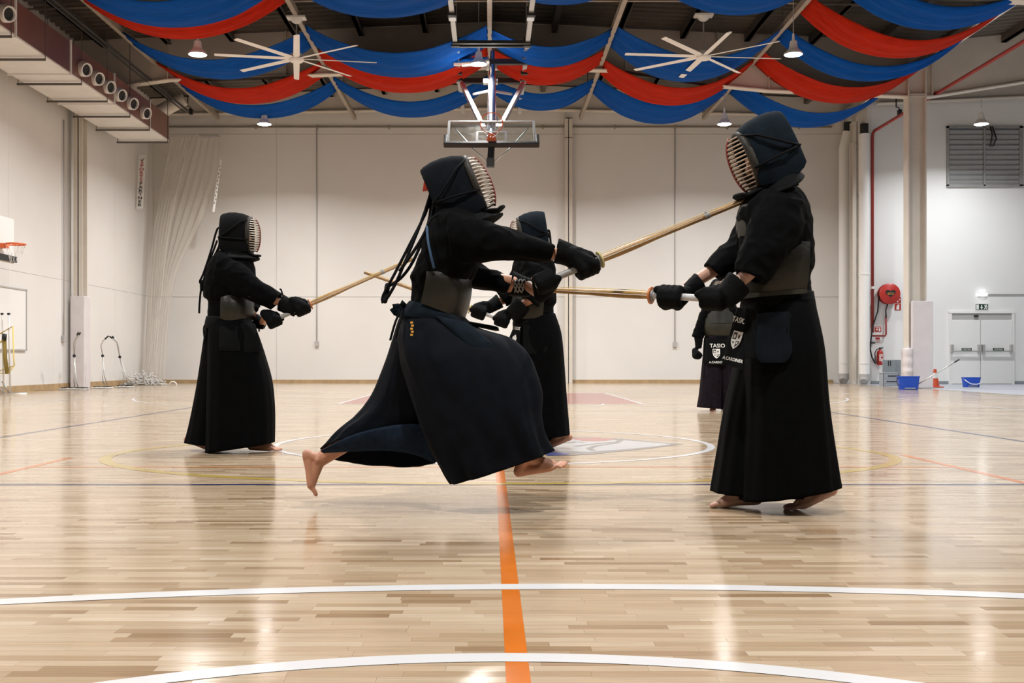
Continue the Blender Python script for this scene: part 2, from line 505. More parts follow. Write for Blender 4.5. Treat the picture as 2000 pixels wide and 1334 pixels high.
lay(-6.0, 2.2, 0.084, [0.4, 0.6, 0.8], lambda y: 7.0)
# wider strips fill what lies outside the view on both sides
y = 2.2
while y < 14.0:
    for s in (-1, 1):
        xs0 = HALF(y) - 0.3
        xe = XW if s > 0 else -XL
        x = xs0
        while x < xe - 0.1:
            l = min(1.2, xe - x); v, f = plank_mesh(l, 0.21, 0.0003); off = len(fv)
            fv.extend([(p.x + s*(x + l/2), p.y + y + 0.105, p.z - 0.0004) for p in v]); ff.extend([tuple(i + off for i in q) for q in f]); x += l
    y += 0.21
me = bpy.data.meshes.new('plank_field'); me.from_pydata(fv, [], ff); me.update(); me.materials.append(M['wood'])
pf = link('plank_field', me, None, floor); pf['kind'] = 'stuff'

mb = MB(); mb.span(XW, XR, Y0, YB, -0.003, 0.001)
mb.build('concrete_strip', M['concrete'], floor)

# painted lines -----------------------------------------------------------
def strip(name, pts, w, m, z=0.0006, closed=False):
    pts = [Vector((p[0], p[1], 0)) for p in pts]; n = len(pts); b = MB(); L_, R_ = [], []
    for i in range(n):
        t = (pts[(i+1) % n] - pts[i-1]) if closed else (pts[min(i+1, n-1)] - pts[max(i-1, 0)])
        t.normalize(); nn = Vector((-t.y, t.x, 0)) * w/2
        L_.append(pts[i] + nn); R_.append(pts[i] - nn)
    if closed: L_.append(L_[0]); R_.append(R_[0])
    for i in range(len(L_) - 1):
        b.add([R_[i] + Vector((0,0,z)), R_[i+1] + Vector((0,0,z)), L_[i+1] + Vector((0,0,z)), L_[i] + Vector((0,0,z))], [(0, 1, 2, 3)])
    return b.build(name, m, floor, fixn=False)
def arc(cx, cy, rx, ry, a0, a1, n=72):
    return [(cx + rx*math.cos(math.radians(a0 + (a1-a0)*i/n)), cy + ry*math.sin(math.radians(a0 + (a1-a0)*i/n))) for i in range(n + 1)]

strip('orange_line', [(0.061, 0.6), (0.061, 7.02)], 0.054, M['line_orange'], 0.0006)
strip('orange_line', [(-3.02, 0.5), (-3.02, 7.7)], 0.05, M['line_orange'], 0.0006)
strip('orange_line', [(3.05, 0.5), (3.05, 7.9)], 0.05, M['line_orange'], 0.0006)
strip('orange_line', [(-3.0, 7.02), (3.0, 7.02)], 0.04, M['line_orange'], 0.0007)
strip('blue_line', [(-9.5, 6.02), (9.5, 6.05)], 0.062, M['line_blue'], 0.0008)
strip('blue_line', [(-4.45, 0.0), (-4.45, 18.0)], 0.06, M['line_blue'], 0.0007)
strip('blue_line', [(4.6, 0.0), (4.6, 18.0)], 0.06, M['line_blue'], 0.0007)
strip('yellow_line', arc(0.07, 8.0, 2.87, 1.93, 150, 385), 0.085, M['line_yellow'], 0.0009)
strip('white_arc', arc(0.25, -3.44, 6.75, 6.75, 40, 140, 90), 0.078, M['line_white'], 0.0013)
strip('white_arc', arc(0.04, 0.72, 1.80, 1.80, 0, 180, 64), 0.072, M['line_white'], 0.0013)
strip('centre_circle', arc(0.02, 9.0, 1.8, 1.8, 0, 357, 96), 0.06, M['line_white'], 0.0012, closed=True)
b = MB(); b.add([(-2.45, 17.2, 0.0009), (2.45, 17.2, 0.0009), (2.45, 22.9, 0.0009), (-2.45, 22.9, 0.0009)], [(0, 1, 2, 3)])
b.build('key_paint', M['key_red'], floor, fixn=False)
strip('white_line', [(-2.45, 17.2), (-2.45, 22.9)], 0.06, M['line_white'], 0.0013)
strip('white_line', [(2.45, 17.2), (2.45, 22.9)], 0.06, M['line_white'], 0.0013)
strip('white_line', [(-2.45, 17.2), (2.45, 17.2)], 0.06, M['line_white'], 0.0014)
strip('white_line', [(-7.5, 22.9), (7.5, 22.9)], 0.05, M['line_white'], 0.0013)
strip('white_arc', arc(0, 17.2, 1.8, 1.8, 180, 360), 0.05, M['line_white'], 0.0013)
strip('white_arc', arc(0, 21.3, 6.75, 6.75, 192, 348, 90), 0.05, M['line_white'], 0.0012)
strip('white_line', [(-7.5, 0), (-7.5, 22.9)], 0.05, M['line_white'], 0.0013)
strip('white_line', [(7.5, 0), (7.5, 22.9)], 0.05, M['line_white'], 0.0013)

def floor_poly(name, pix, m, z):
    b = MB(); b.add([FL(x, y, z) for x, y in pix], [tuple(range(len(pix)))])
    return b.build(name, m, floor, fixn=False)
floor_poly('emblem_outline', [(1040, 874), (1085, 891), (1150, 888), (1225, 880.5), (1290, 873.5), (1335, 867.5), (1290, 864), (1215, 857), (1150, 853.5), (1095, 855), (1055, 862)], M['logo_grey'], 0.0010)
floor_poly('emblem_white', [(1060, 872), (1100, 881), (1150, 883), (1222, 878), (1282, 872), (1312, 867.5), (1280, 865.2), (1212, 859.5), (1150, 857), (1100, 858.5)], M['logo_white'], 0.0014)
floor_poly('emblem_red', [(1110, 856.2), (1140, 862), (1168, 862.3), (1192, 860.2), (1204, 857.4), (1160, 855.0)], M['logo_red'], 0.0018)
floor_poly('emblem_blue', [(1050, 880), (1070, 890.6), (1110, 889), (1112, 884), (1075, 883)], M['logo_blue'], 0.0018)
for pts in ([(1205, 858), (1212, 861), (1200, 866), (1165, 871), (1150, 876), (1158, 880)], [(1125, 872), (1145, 869), (1170, 866.5), (1195, 864)], [(1105, 866), (1125, 863), (1140, 865)]):
    strip('emblem_stroke', [FL(*p)[:2] for p in pts], 0.05, M['logo_grey'], 0.0020)

# walls ---------------------------------------------------------------------
def wall(name, mb, m, label):
    return tag(mb.build(name, m, None), label, 'wall', kind='structure')

# back wall of the hall in panels with recessed joints
wb = MB(); wb.span(XL - 0.3, XC + 0.2, YB + 0.06, YB + 0.3, -0.2, 9.6)
wall_back = wall('wall_back', wb, M['wall'], 'cream painted panel wall at the far end of the hall')
zj = CH + (CY - 580) * YB / F          # horizontal joint
ztop = CH + (CY - 262) * YB / F
xs = [XL] + [(px - CX) * YB / F for px in (540, 1104)] + [XC - 0.15]
for i in range(len(xs) - 1):
    for z0, z1 in ((0, zj), (zj, ztop), (ztop, 9.5)):
        b = MB(); b.span(xs[i] + 0.004, xs[i+1] - 0.004, YB, YB + 0.06, z0 + 0.005, z1 - 0.005)
        b.build('wall_panel', M['wall'], wall_back)
wl = MB(); wl.span(XL - 0.3, XL - 0.05, Y0, YB + 0.3, -0.2, 9.6)
wall_left = wall('wall_left', wl, M['wall'], 'cream painted panel wall along the left side')
ys = [Y0, 2, 9, 16, 23.3, 29.9, YB]
for i in range(len(ys) - 1):
    for z0, z1 in ((0, zj), (zj, 9.5)):
        b = MB(); b.span(XL - 0.05, XL, ys[i] + 0.003, ys[i+1] - 0.003, z0 + 0.003, z1 - 0.003)
        b.build('wall_panel', M['wall'], wall_left)
b = MB(); b.span(XC + 0.02, XR + 0.3, YB2, YB2 + 0.25, -0.2, 11)
wall_annexe = wall('wall_back_right', b, M['wall_cool'], 'white wall with the double fire doors behind the column')
b = MB(); b.span(XC + 0.02, XC + 0.15, YB2 - 0.004, YB + 0.2, -0.2, 9)
wall('wall_return', b, M['wall'], 'short return wall behind the red pipe')
b = MB(); b.span(XR, XR + 0.25, Y0, YB2 + 0.2, -0.2, 11)
wall('wall_right', b, M['wall_cool'], 'white side wall of the annexe beyond the columns')
b = MB(); b.span(XL - 0.3, XR + 0.3, Y0 - 0.25, Y0, -0.2, 11)
wall('wall_front', b, M['wall'], 'cream wall behind the viewer')
# skirtings
b = MB(); b.span(XL + 0.02, XC - 0.45, YB - 0.02, YB, 0, 0.10)
tag(b.build('baseboard_back', M['skirting']), 'narrow varnished wood skirting along the far wall', 'baseboard', kind='structure')
b = MB(); b.span(XL, XL + 0.02, 2, YB, 0, 0.14)
tag(b.build('baseboard_left', M['skirting']), 'narrow varnished wood skirting along the left wall', 'baseboard', kind='structure')
b = MB(); b.span(XC + 0.12, XR, YB2 - 0.02, YB2, 0, 0.09)
tag(b.build('baseboard_right', M['grey_dark']), 'dark grey skirting under the white annexe wall', 'baseboard', kind='structure')

# ceiling: ribbed deck ---------------------------------------------------------
b = MB(); rib = 0.30
prof = []
y = Y0
while y < YB:
    prof += [(y, 0.0), (y + 0.11, 0.0), (y + 0.15, 0.07), (y + 0.26, 0.07)]
    y += rib
xsd = [XL - 0.2, 0, XC, XR + 0.2]
rings = [[Vector((x, yy, deck_z(x) + dz)) for yy, dz in prof] for x in xsd]
b.loft(rings, False, False, closed=False)
ceiling = tag(b.build('ceiling', M['deck'], fixn=False), 'dark ribbed metal roof deck over the hall', 'ceiling', kind='structure')
b = MB(); b.loft([[Vector((x, Y0, deck_z(x) + 0.12)), Vector((x, YB + 0.3, deck_z(x) + 0.12))] for x in xsd], False, False, closed=False)
b.build('roof_skin', M['deck'], ceiling, fixn=False)
# purlins along the hall
x = XL + 0.75
while x < XR:
    zz = deck_z(x); b = MB()
    b.span(x - 0.05, x + 0.05, Y0, YB, zz - 0.22, zz - 0.005)
    b.span(x - 0.05, x + 0.09, Y0, YB, zz - 0.22, zz - 0.20)
    b.build('purlin', M['purlin'], ceiling)
    x += 1.62

# cream rafters and their columns
def rafter(y, prof_b, hweb, col_x=()):
    """prof_b: lower edge (x, z); built as bottom flange, web, top flange"""
    r = empty('trim_%d' % len([o for o in bpy.data.objects if o.name.startswith('trim_')]), (0, y, 0), 'cream steel rafter spanning the hall under the roof deck', 'rafter', 'steel rafters across the hall', 'structure')
    w = MB(); fl = MB()
    for (xa, za), (xb, zb) in zip(prof_b[:-1], prof_b[1:]):
        ta, tb_ = deck_z(xa) - 0.02, deck_z(xb) - 0.02
        w.add([(xa, y-0.01, za), (xb, y-0.01, zb), (xb, y-0.01, tb_), (xa, y-0.01, ta), (xa, y+0.01, za), (xb, y+0.01, zb), (xb, y+0.01, tb_), (xa, y+0.01, ta)],
              [(0,1,2,3), (7,6,5,4), (0,4,5,1), (1,5,6,2), (2,6,7,3), (3,7,4,0)])
        fl.beam((xa, y, za), (xb, y, zb), 0.26, 0.03, up=(0, 0, 1))
    w.build('web', M['steel_cream'], r); fl.build('flange', M['steel_cream'], r)
    st = MB()
    for xa, za in prof_b[1:-1]:
        st.span(xa - 0.008, xa + 0.008, y - 0.12, y + 0.12, za, deck_z(xa) - 0.03)
    st.build('stiffener', M['steel_cream'], r)
    return r
def Zp(py, D): return CH + (CY - py) * D / F
def Xp(px, D): return (px - CX) * D / F
rp = [(225, 178), (330, 157), (560, 150), (950, 133), (1220, 139), (1400, 168), (1500, 178), (1772, 190)]
DR = 27.0
pb = [(XL, Zp(182, DR))] + [(Xp(a, DR), Zp(c, DR)) for a, c in rp[1:]] + [(XC, Zp(190, DR)), (XC + 2.6, Zp(158, DR)), (XR, Zp(140, DR))]
for yy in (27.0, 19.9, 12.8, 5.7, -1.4):
    rafter(yy, pb, 0.5)
gb = [(XL, 8.25), (0, 8.45), (XC, 8.2)]
rafter(YB - 0.35, gb, 0.5)
rafter(YB2 - 0.3, [(XC + 0.2, 8.2), (XR, 8.6)], 0.5)

def h_column(x, y, h, wflange, depth, pad_h, name, label, padded=True, facing='y'):
    r = empty(name, (x, y, 0), label, 'column', 'steel columns of the hall')
    b = MB(); t = 0.02
    b.span(x - wflange/2, x + wflange/2, y - depth/2, y - depth/2 + t, 0, h)
    b.span(x - wflange/2, x + wflange/2, y + depth/2 - t, y + depth/2, 0, h)
    b.span(x - 0.012, x + 0.012, y - depth/2, y + depth/2, 0, h)
    b.build('shaft', M['steel_cream'], r)
    b = MB()
    for zz in (h - 0.02, h - 0.62): b.span(x - wflange/2 + 0.01, x + wflange/2 - 0.01, y - depth/2, y + depth/2, zz, zz + 0.02)
    b.build('stiffener', M['steel_cream'], r)
    if padded:
        b = MB(); b.span(x - wflange/2 - 0.06, x + wflange/2 + 0.06, y - depth/2 - 0.06, y + depth/2 + 0.06, 0.0, pad_h)
        b.build('padding', M['pad'], r, bevel=0.02)
    return r
# the free-standing column on the right is turned: web faces the viewer with two flanges at its sides
def free_column(x, y):
    r = empty('steel_column', (x, y, 0), 'cream steel column with white padding standing left of the fire doors', 'column')
    h = Zp(186, y); b = MB()
    b.span(x - 0.23, x - 0.20, y - 0.16, y + 0.16, 0, h + 0.62); b.span(x + 0.20, x + 0.23, y - 0.16, y + 0.16, 0, h + 0.62)
    b.span(x - 0.21, x + 0.21, y - 0.012, y + 0.012, 0, h + 0.62)
    b.build('shaft', M['steel_cream'], r)
    b = MB(); b.span(x - 0.21, x + 0.21, y - 0.16, y + 0.16, h - 0.02, h); b.build('stiffener', M['steel_cream'], r)
    b = MB(); b.span(x - 0.17, x + 0.36, y - 0.26, y + 0.22, 0, 2.19); b.build('padding', M['pad'], r, bevel=0.025)
    # loosely wrapped white sheet on its left side
    rows = 26; ring = []
    b = MB(); rr = []
    for i in range(rows + 1):
        z = 1.0 * i / rows
        w = 0.02 * math.sin(z * 26) * (1.1 - z/1.25) + 0.01 * noise.noise(Vector((0, 0, z * 9)))
        rr.append([Vector((x - 0.31 + w, y - 0.22, z + 0.002)), Vector((x - 0.25, y - 0.29 + w, z + 0.02*math.sin(z*20))), Vector((x - 0.16, y - 0.28 + w, z + 0.002)), Vector((x - 0.16, y + 0.1, z + 0.002)), Vector((x - 0.31, y + 0.1, z + 0.002))])
    b.loft(rr); b.build('wrapping_sheet', M['pad'], r, smooth=True)
    return r
free_column(Xp(1787, 27.0), 27.0)
h_column(XL + 0.26, 10.24 * F / (CX - 157), 8.2, 0.23, 0.30, 2.30, 'steel_column', 'cream steel column with pinkish padding against the left wall beside the mops')
h_column(Xp(1110, YB - 0.12), YB - 0.12, 8.2, 0.24, 0.2, 2, 'steel_column', 'slim cream column standing against the middle of the far wall', padded=False)
h_column(10.9, 31.95, 7.8, 0.26, 0.26, 2, 'steel_column', 'slim cream column between the two white downpipes', padded=False)
# ================================================================== CEILING THINGS
ZR = 7.4     # rails above the camera
RX = [-8.38, -4.18, -0.02, 2.77, 6.55, 10.85]
rail_words = ['leftmost brown steel drape rail running above the air duct side', 'brown steel drape rail carrying the left ceiling fan', 'brown steel drape rail above the raised basketball hoop',
              'brown steel drape rail just right of the raised basketball hoop', 'brown steel drape rail left of the tall right swordsman', 'wide white drape rail on the far right of the ceiling']
for i, x in enumerate(RX):
    b = MB()
    zt = CH + ZR
    if i < 5:
        b.span(x - 0.05, x + 0.05, 1.5, YB - 0.4, zt, zt + 0.14)
        o = b.build('drape_rail', M['rail'])
        for yy in (30.5, 24.0, 17.0, 10.0):
            h = MB(); h.cyl((x, yy, zt + 0.14), (x, yy, deck_z(x) + 0.04), 0.012, seg=6)
            h.build('hanger', M['purlin'], o)
    else:
        b.span(x - 0.13, x + 0.13, 1.5, YB - 0.5, zt + 0.02, zt + 0.06)
        o = b.build('drape_rail', M['white'])
        h = MB(); h.span(x - 0.16, x - 0.13, 1.5, YB - 0.5, zt, zt + 0.16); h.build('side_strip', M['rail'], o)
        for yy in (30.5, 24.0, 17.0, 10.0):
            h = MB(); h.cyl((x, yy, zt + 0.06), (x, yy, deck_z(x) + 0.04), 0.012, seg=6)
            h.build('hanger', M['purlin'], o)
    tag(o, rail_words[i], 'rail', 'drape rails')

def swag(bay, zb, yn, yf, color, label):
    """fabric strip hung across a bay: zb = bottom height above camera, yn/yf = image rows of its near/far edge at the bottom"""
    x0, x1 = RX[bay] + 0.04, RX[bay + 1] - 0.04
    Dn, Df = zb * F / (CY - yn), zb * F / (CY - yf)
    z_end = CH + ZR + 0.06; z_b = CH + zb
    nu, nv = 44, 22
    b = MB(); seed = random.random() * 50
    g = []
    for i in range(nu + 1):
        u = i / nu; ring = []
        sag = (1 - (2*u - 1)**2)
        gather = 0.72 + 0.28 * min(1, 4*u*(1-u) * 1.4)
        for j in range(nv + 1):
            v = j / nv
            yy = (Dn + Df)/2 + (v - 0.5) * (Df - Dn) * gather
            fold = 0.035 * math.sin(v * 17 + seed + 1.4*noise.noise(Vector((u*2.2, v*2, seed)))) * (0.35 + 0.65*abs(2*u - 1)) + 0.05 * noise.noise(Vector((u * 1.3, v * 5, seed)))
            # edges hang a little higher than the middle of the strip: a shallow trough
            lip = 0.10 * (2*v - 1)**2 * (0.3 + sag)
            ring.append(Vector((x0 + (x1 - x0)*u, yy, z_end + (z_b - z_end)*sag + fold + lip - 0.05)))
        g.append(ring)
    b.loft(g, False, False, closed=False)
    o = b.build('ceiling_drape', M[color], smooth=True, fixn=False)
    s = o.modifiers.new('thick', 'SOLIDIFY'); s.thickness = 0.006
    tag(o, label, 'drape', 'fabric drapes under the roof')
bays = ['above the air duct side', 'behind the left ceiling fan', 'behind the raised basketball hoop', 'behind the right ceiling fan', 'above the tall right swordsman']
bays = ['in the leftmost bay', 'in the bay left of the raised hoop', 'in the narrow bay right of the raised hoop', 'in the bay of the right ceiling fan', 'in the rightmost bay']
SW = {0: (6.65, dict(T=(10, 62), r1=(52, 80), b2=(122, 161), r2=(178, 208), b3=(212, 237))),
      1: (6.65, dict(T=(-25, 45), b2=(112, 158), r2=(156, 187), b3=(204, 233))),
      2: (6.9, dict(T=(-45, 18), b2=(96, 137), r2=(137, 170), b3=(190, 220))),
      3: (6.58, dict(T=(-25, 36), b2=(118, 165), r2=(178, 212), b3=(212, 247))),
      4: (6.45, dict(T=(22, 65), r1=(84, 121), b2=(136, 164), r2=(176, 206), b3=(224, 253)))}
wrd = dict(T='nearest blue drape hanging', r1='nearer red drape hanging', b2='middle blue drape hanging', r2='farther red drape hanging', b3='farthest blue drape hanging')
for bay, (zb, rows) in SW.items():
    for k, (yn, yf) in rows.items():
        w = wrd[k]
        if k == 'r2' and 'r1' not in rows: w = 'only red drape hanging'
        swag(bay, zb, yn, yf, 'red_cloth' if k[0] == 'r' else 'blue_cloth', w + ' ' + bays[bay])

# cross conduits under the deck
for yy, zz, nm in ((22.8, 7.72, 'thin pale conduit crossing the whole roof above the fans'), (16.0, 7.75, 'thin pale conduit crossing the roof above the nearest drapes')):
    b = MB(); b.tube([(XL + 0.1, yy, zz + CH - 0.25), (-4, yy, zz + CH - 0.06), (4, yy, zz + CH - 0.06), (XC, yy, zz + CH - 0.2)], 0.022, 6)
    tag(b.build('ceiling_conduit', M['rail'], smooth=True), nm, 'conduit')
b = MB(); zc = Zp(248, YB - 0.06); b.tube([(XL + 0.3, YB - 0.06, zc), (XC - 0.5, YB - 0.06, zc)], 0.03, 6)
for px in (500, 620, 760, 880, 1060, 1200, 1318, 1420, 1560):
    b.span(Xp(px, YB) - 0.02, Xp(px, YB) + 0.02, YB - 0.09, YB, zc - 0.06, zc + 0.06)
tag(b.build('wall_conduit', M['line_dark'], smooth=40), 'dark conduit running along the top of the far wall', 'conduit')
for k, (px, yb) in enumerate(((619, 672), (1318, 673))):
    r = empty('cable_drop', (Xp(px, YB), YB - 0.03, 0), ['thin cable with a pull box hanging down the far wall left of the leaping swordsman', 'thin cable with a pull box hanging down the far wall beside the tall swordsman'][k], 'cable', 'cable drops on the far wall')
    b = MB(); b.tube([(Xp(px, YB), YB - 0.03, zc), (Xp(px, YB), YB - 0.03, Zp(yb, YB))], 0.014, 6); b.build('cable', M['conduit'], r, smooth=True)
    b = MB(); b.span(Xp(px, YB) - 0.06, Xp(px, YB) + 0.06, YB - 0.07, YB - 0.005, Zp(yb + 5, YB), Zp(yb - 6, YB)); b.build('pull_box', M['conduit'], r, bevel=0.01)
r = empty('cable_drop', (XL + 0.03, 25.95, 0), 'thin cable with a switch box hanging down the left wall', 'cable')
D = (-XL - 0.03) * F / (CX - 124)
b = MB(); b.tube([(XL + 0.04, D, 6.6), (XL + 0.04, D, Zp(655, D))], 0.014, 6); b.build('cable', M['conduit'], r, smooth=True)
b = MB(); b.span(XL + 0.006, XL + 0.08, D - 0.06, D + 0.06, Zp(668, D), Zp(655, D)); b.build('pull_box', M['conduit'], r, bevel=0.01)

# high-bay lamps ---------------------------------------------------------------
def high_bay():
    r = empty('high_bay_lamp', (0, 0, 0))
    b = MB(); b.lathe([(0.02, 0.30), (0.07, 0.28), (0.09, 0.14), (0.12, 0.10), (0.19, 0.03), (0.195, 0.0), (0.18, 0.0), (0.17, 0.02), (0.02, 0.05)], seg=24); b.build('housing', M['white'], r, smooth=40)
    b = MB(); b.lathe([(0.01, 0.012), (0.172, 0.012), (0.172, -0.006), (0.12, -0.018), (0.01, -0.022)], seg=24); b.build('lens', M['lens'], r, smooth=40)
    b = MB(); b.cyl((0, 0, 0.28), (0, 0, 0.44), 0.035, 0.02, 10); b.build('hook', M['white'], r, smooth=40)
    b = MB(); b.cyl((0, 0, 0), (0, 0, 1), 0.009, seg=6); o = b.build('pendant', M['conduit'], r); o.location = (0, 0, 0.42)
    return r
proto = high_bay()
lamps = []
LX = [-6.13, 0.107, 6.34, 13.3]; LY = [29.0, 22.4, 15.8, 9.2, 2.6]
first = True
colw = ['left', 'middle', 'right', 'annexe']
for i, x in enumerate(LX):
    for j, y in enumerate(LY):
        o = proto if first else copy_tree(proto)
        first = False
        o.location = (x, y, 7.10) if (i, j) != (1, 1) else (-0.27, 24.4, 7.45)
        for ch in o.children:
            if ch.name.startswith('pendant'): ch.scale = (1, 1, deck_z(x) + 0.05 - o.location.z - 0.42)
        words = {(0, 0): 'lit high-bay lamp at the far wall under the left blue drape', (0, 1): 'lit high-bay lamp left of the left ceiling fan', (1, 0): 'lit high-bay lamp seen through the glass backboard', (1, 1): 'lit high-bay lamp behind the hoop lifting frame',
                 (2, 0): 'lit high-bay lamp at the far wall beside the tall swordsman', (2, 1): 'lit high-bay lamp right of the right ceiling fan', (3, 0): 'lit high-bay lamp in front of the louvred window'}
        tag(o, words.get((i, j), 'lit high-bay lamp overhead above the %s side of the hall, %s out of the picture' % (colw[i], ['', '', 'just', 'farther', 'farthest'][j])), 'lamp', 'high-bay lamps')
        lamps.append((o, i))
for o, i in lamps:
    ld = bpy.data.lights.new('high_bay_light', 'AREA'); ld.shape = 'DISK'; ld.size = 0.34
    ld.spread = math.radians(151); ld.energy = LAMP_POWER * (0.62 if i == 3 else 1.0); ld.color = LAMP_COLOR_COOL if i == 3 else LAMP_COLOR
    lo = bpy.data.objects.new('high_bay_light', ld); COL.objects.link(lo); lo.location = (0, 0, -0.03); lo.parent = o

# ceiling fans ------------------------------------------------------------------
def make_fan(rot):
    r = empty('ceiling_fan', (0, 0, 0))
    b = MB(); b.lathe([(0.02, 0.11), (0.13, 0.10), (0.16, 0.06), (0.16, -0.04), (0.13, -0.07), (0.02, -0.08)], seg=24); b.build('hub', M['white'], r, smooth=40)
    b = MB(); b.cyl((0, 0, 0.1), (0, 0, 0.78), 0.016, seg=8); b.build('down_rod', M['zinc'], r, smooth=40)
    b = MB(); b.span(-0.2, 0.2, -0.12, 0.12, 0.86, 0.90); b.lathe([(0.13, 0.86), (0.11, 0.80), (0.05, 0.76), (0.01, 0.75)], seg=20); b.build('mount', M['white'], r, smooth=40)
    for k in range(8):
        a = math.radians(rot + 45 * k); d = Vector((math.cos(a), math.sin(a), 0)); n = Vector((-math.sin(a), math.cos(a), 0))
        rings = []
        for q, (rad, w) in enumerate(((0.12, 0.055), (0.30, 0.068), (1.70, 0.060), (1.72, 0.052))):
            c = d * rad
            tw = 0.16
            e = n * w + Vector((0, 0, w * tw)); t = Vector((0, 0, 0.012))
            rings.append([c - e, c - e*0.3 + t, c + e*0.5 + t*1.2, c + e, c + e*0.3 - t*0.3, c - e*0.5 - t*0.3])
        b = MB(); b.loft(rings); b.build('blade', M['white'], r, smooth=40)
    return r
f1 = make_fan(10.3); f1.location = (RX[1], 23.06, CH + 6.5); tag(f1, 'white eight-blade ceiling fan hanging left of the raised hoop', 'ceiling fan', 'ceiling fans')
f2 = make_fan(6); f2.location = (Xp(1374, 23.06), 23.06, CH + 6.55); tag(f2, 'white eight-blade ceiling fan hanging right of the raised hoop', 'ceiling fan', 'ceiling fans')

# air duct on the left -------------------------------------------------------------
dx0, dx1, dz0, dz1, dy1 = -10.08, -8.80, CH + 6.0, CH + 6.68, 29.3
r = empty('air_duct', ((dx0 + dx1)/2, 15, dz0), 'long rectangular metal air duct with round nozzles under the roof edge', 'duct')
y = -1.0; k = 0
while y < dy1 - 0.01:
    y1 = min(y + 2.6, dy1)
    b = MB(); b.span(dx0, dx1, y + 0.02, y1 - 0.02, dz0, dz1); b.build('duct_section', M['galv'], r)
    b = MB(); b.span(dx1, dx1 + 0.012, y + 0.05, y1 - 0.05, dz0 + 0.03, dz1 - 0.01); b.build('side_cladding', M['duct_side'], r)
    b = MB(); b.span(dx0 - 0.03, dx1 + 0.03, y - 0.02, y + 0.02, dz0 - 0.03, dz1 + 0.03); b.build('flange', M['galv'], r)
    y = y1
for px in (10, -60, 162, 187, 210, 232, 255, 281):
    D = 8.75 * F / (CX - px); zc_ = dz0 + 0.27
    ax = Vector((0.84, -0.42, -0.28)).normalized(); c = Vector((dx1, D, zc_))
    b = MB(); b.lathe([(0.10, -0.06), (0.155, 0.0), (0.165, 0.06), (0.15, 0.16), (0.145, 0.20), (0.12, 0.20), (0.115, 0.14), (0.02, 0.12)], c, ax, 20)
    o = b.build('nozzle', M['white'], r, smooth=40)
    b = MB(); b.lathe([(0.01, 0.135), (0.117, 0.145), (0.117, 0.15), (0.01, 0.15)], c, ax, 20); b.build('nozzle_throat', M['black'], o, smooth=40)
for py in (-20, 22, 70, 115, 163, 197, 227, 253, 277):
    D = 5.95 * F / (CY - py)
    b = MB(); b.span(dx0 - 0.09, dx1 + 0.02, D - 0.02, D + 0.02, dz0 - 0.085, dz0 - 0.045)
    b.cyl((dx0 - 0.07, D, dz0 - 0.06), (dx0 - 0.07, D, 8.7), 0.009, seg=6); b.cyl((dx1 + 0.015, D, dz0 - 0.06), (dx1 + 0.015, D, 8.7), 0.009, seg=6)
    b.build('trapeze_hanger', M['purlin'], r)
b = MB(); b.tube([W(305, 222, 30), W(360, 193, 30)], 0.19, 14)
o = tag(b.build('branch_pipe', M['steel_cream'], smooth=40), 'short fat cream pipe rising right of the duct end', 'pipe')
b = MB(); b.tube([(-8.55, 3, CH + 7.05), (-8.55, 30.2, CH + 7.05)], 0.03, 6); b.tube([(-8.62, 30.2, CH + 7.0), (-8.62, 3, CH + 7.0)], 0.02, 6)
tag(b.build('sprinkler_pipe', M['black'], smooth=True), 'thin black pipe running above the air duct', 'pipe')
for px, py, D, nm in ((263, 131, 27.6, 'small black loudspeaker hanging from the left rafter'), (373, 218, 32.4, 'small black loudspeaker at the far wall above the divider net'), (1497, 221, 32.4, 'small black loudspeaker under the rightmost drapes'), (1898, 137, 27.6, 'small black loudspeaker hanging from the right rafter'), (1757, 220, 31.0, 'small black loudspeaker beside the free-standing column')):
    r = empty('loudspeaker', W(px, py, D), nm, 'loudspeaker', 'small loudspeakers')
    c = W(px, py, D)
    b = MB(); b.box(c, (0.10, 0.14, 0.17)); b.build('cabinet', M['black'], r, bevel=0.01)
    b = MB(); b.tube([c + Vector((0, 0, 0.08)), c + Vector((-0.02, 0, 0.14)), c + Vector((-0.10, 0, 0.16)), Vector((c.x - 0.10, c.y, deck_z(c.x) + 0.03))], 0.018, 6); b.build('bracket', M['black'], r)

# red sprinkler main on the right
r = empty('red_pipe', (11.75, YB2 - 0.1, 0), 'red fire water pipe running under the roof and down the white wall', 'pipe')
xx, zz = Xp(1704, YB2 - 0.12), CH + 6.72
b = MB(); b.tube([(xx, 3, zz), (xx, YB2 - 0.3, zz), (xx, YB2 - 0.16, zz - 0.05), (xx, YB2 - 0.12, zz - 0.18), (xx, YB2 - 0.12, Zp(650, YB2))], 0.045, 10)
b.build('pipe_run', M['red_dark'], r, smooth=True)
for yy in (27, 20.5, 14):
    b = MB(); b.cyl((xx, yy - 0.05, zz), (xx, yy + 0.05, zz), 0.062, seg=12); b.build('coupling', M['red_dark'], r, smooth=40)
b = MB(); b.cyl((xx, YB2 - 0.12, Zp(565, YB2)), (xx, YB2 - 0.12, Zp(560, YB2)), 0.06, seg=12); b.build('coupling', M['white'], r, smooth=40)
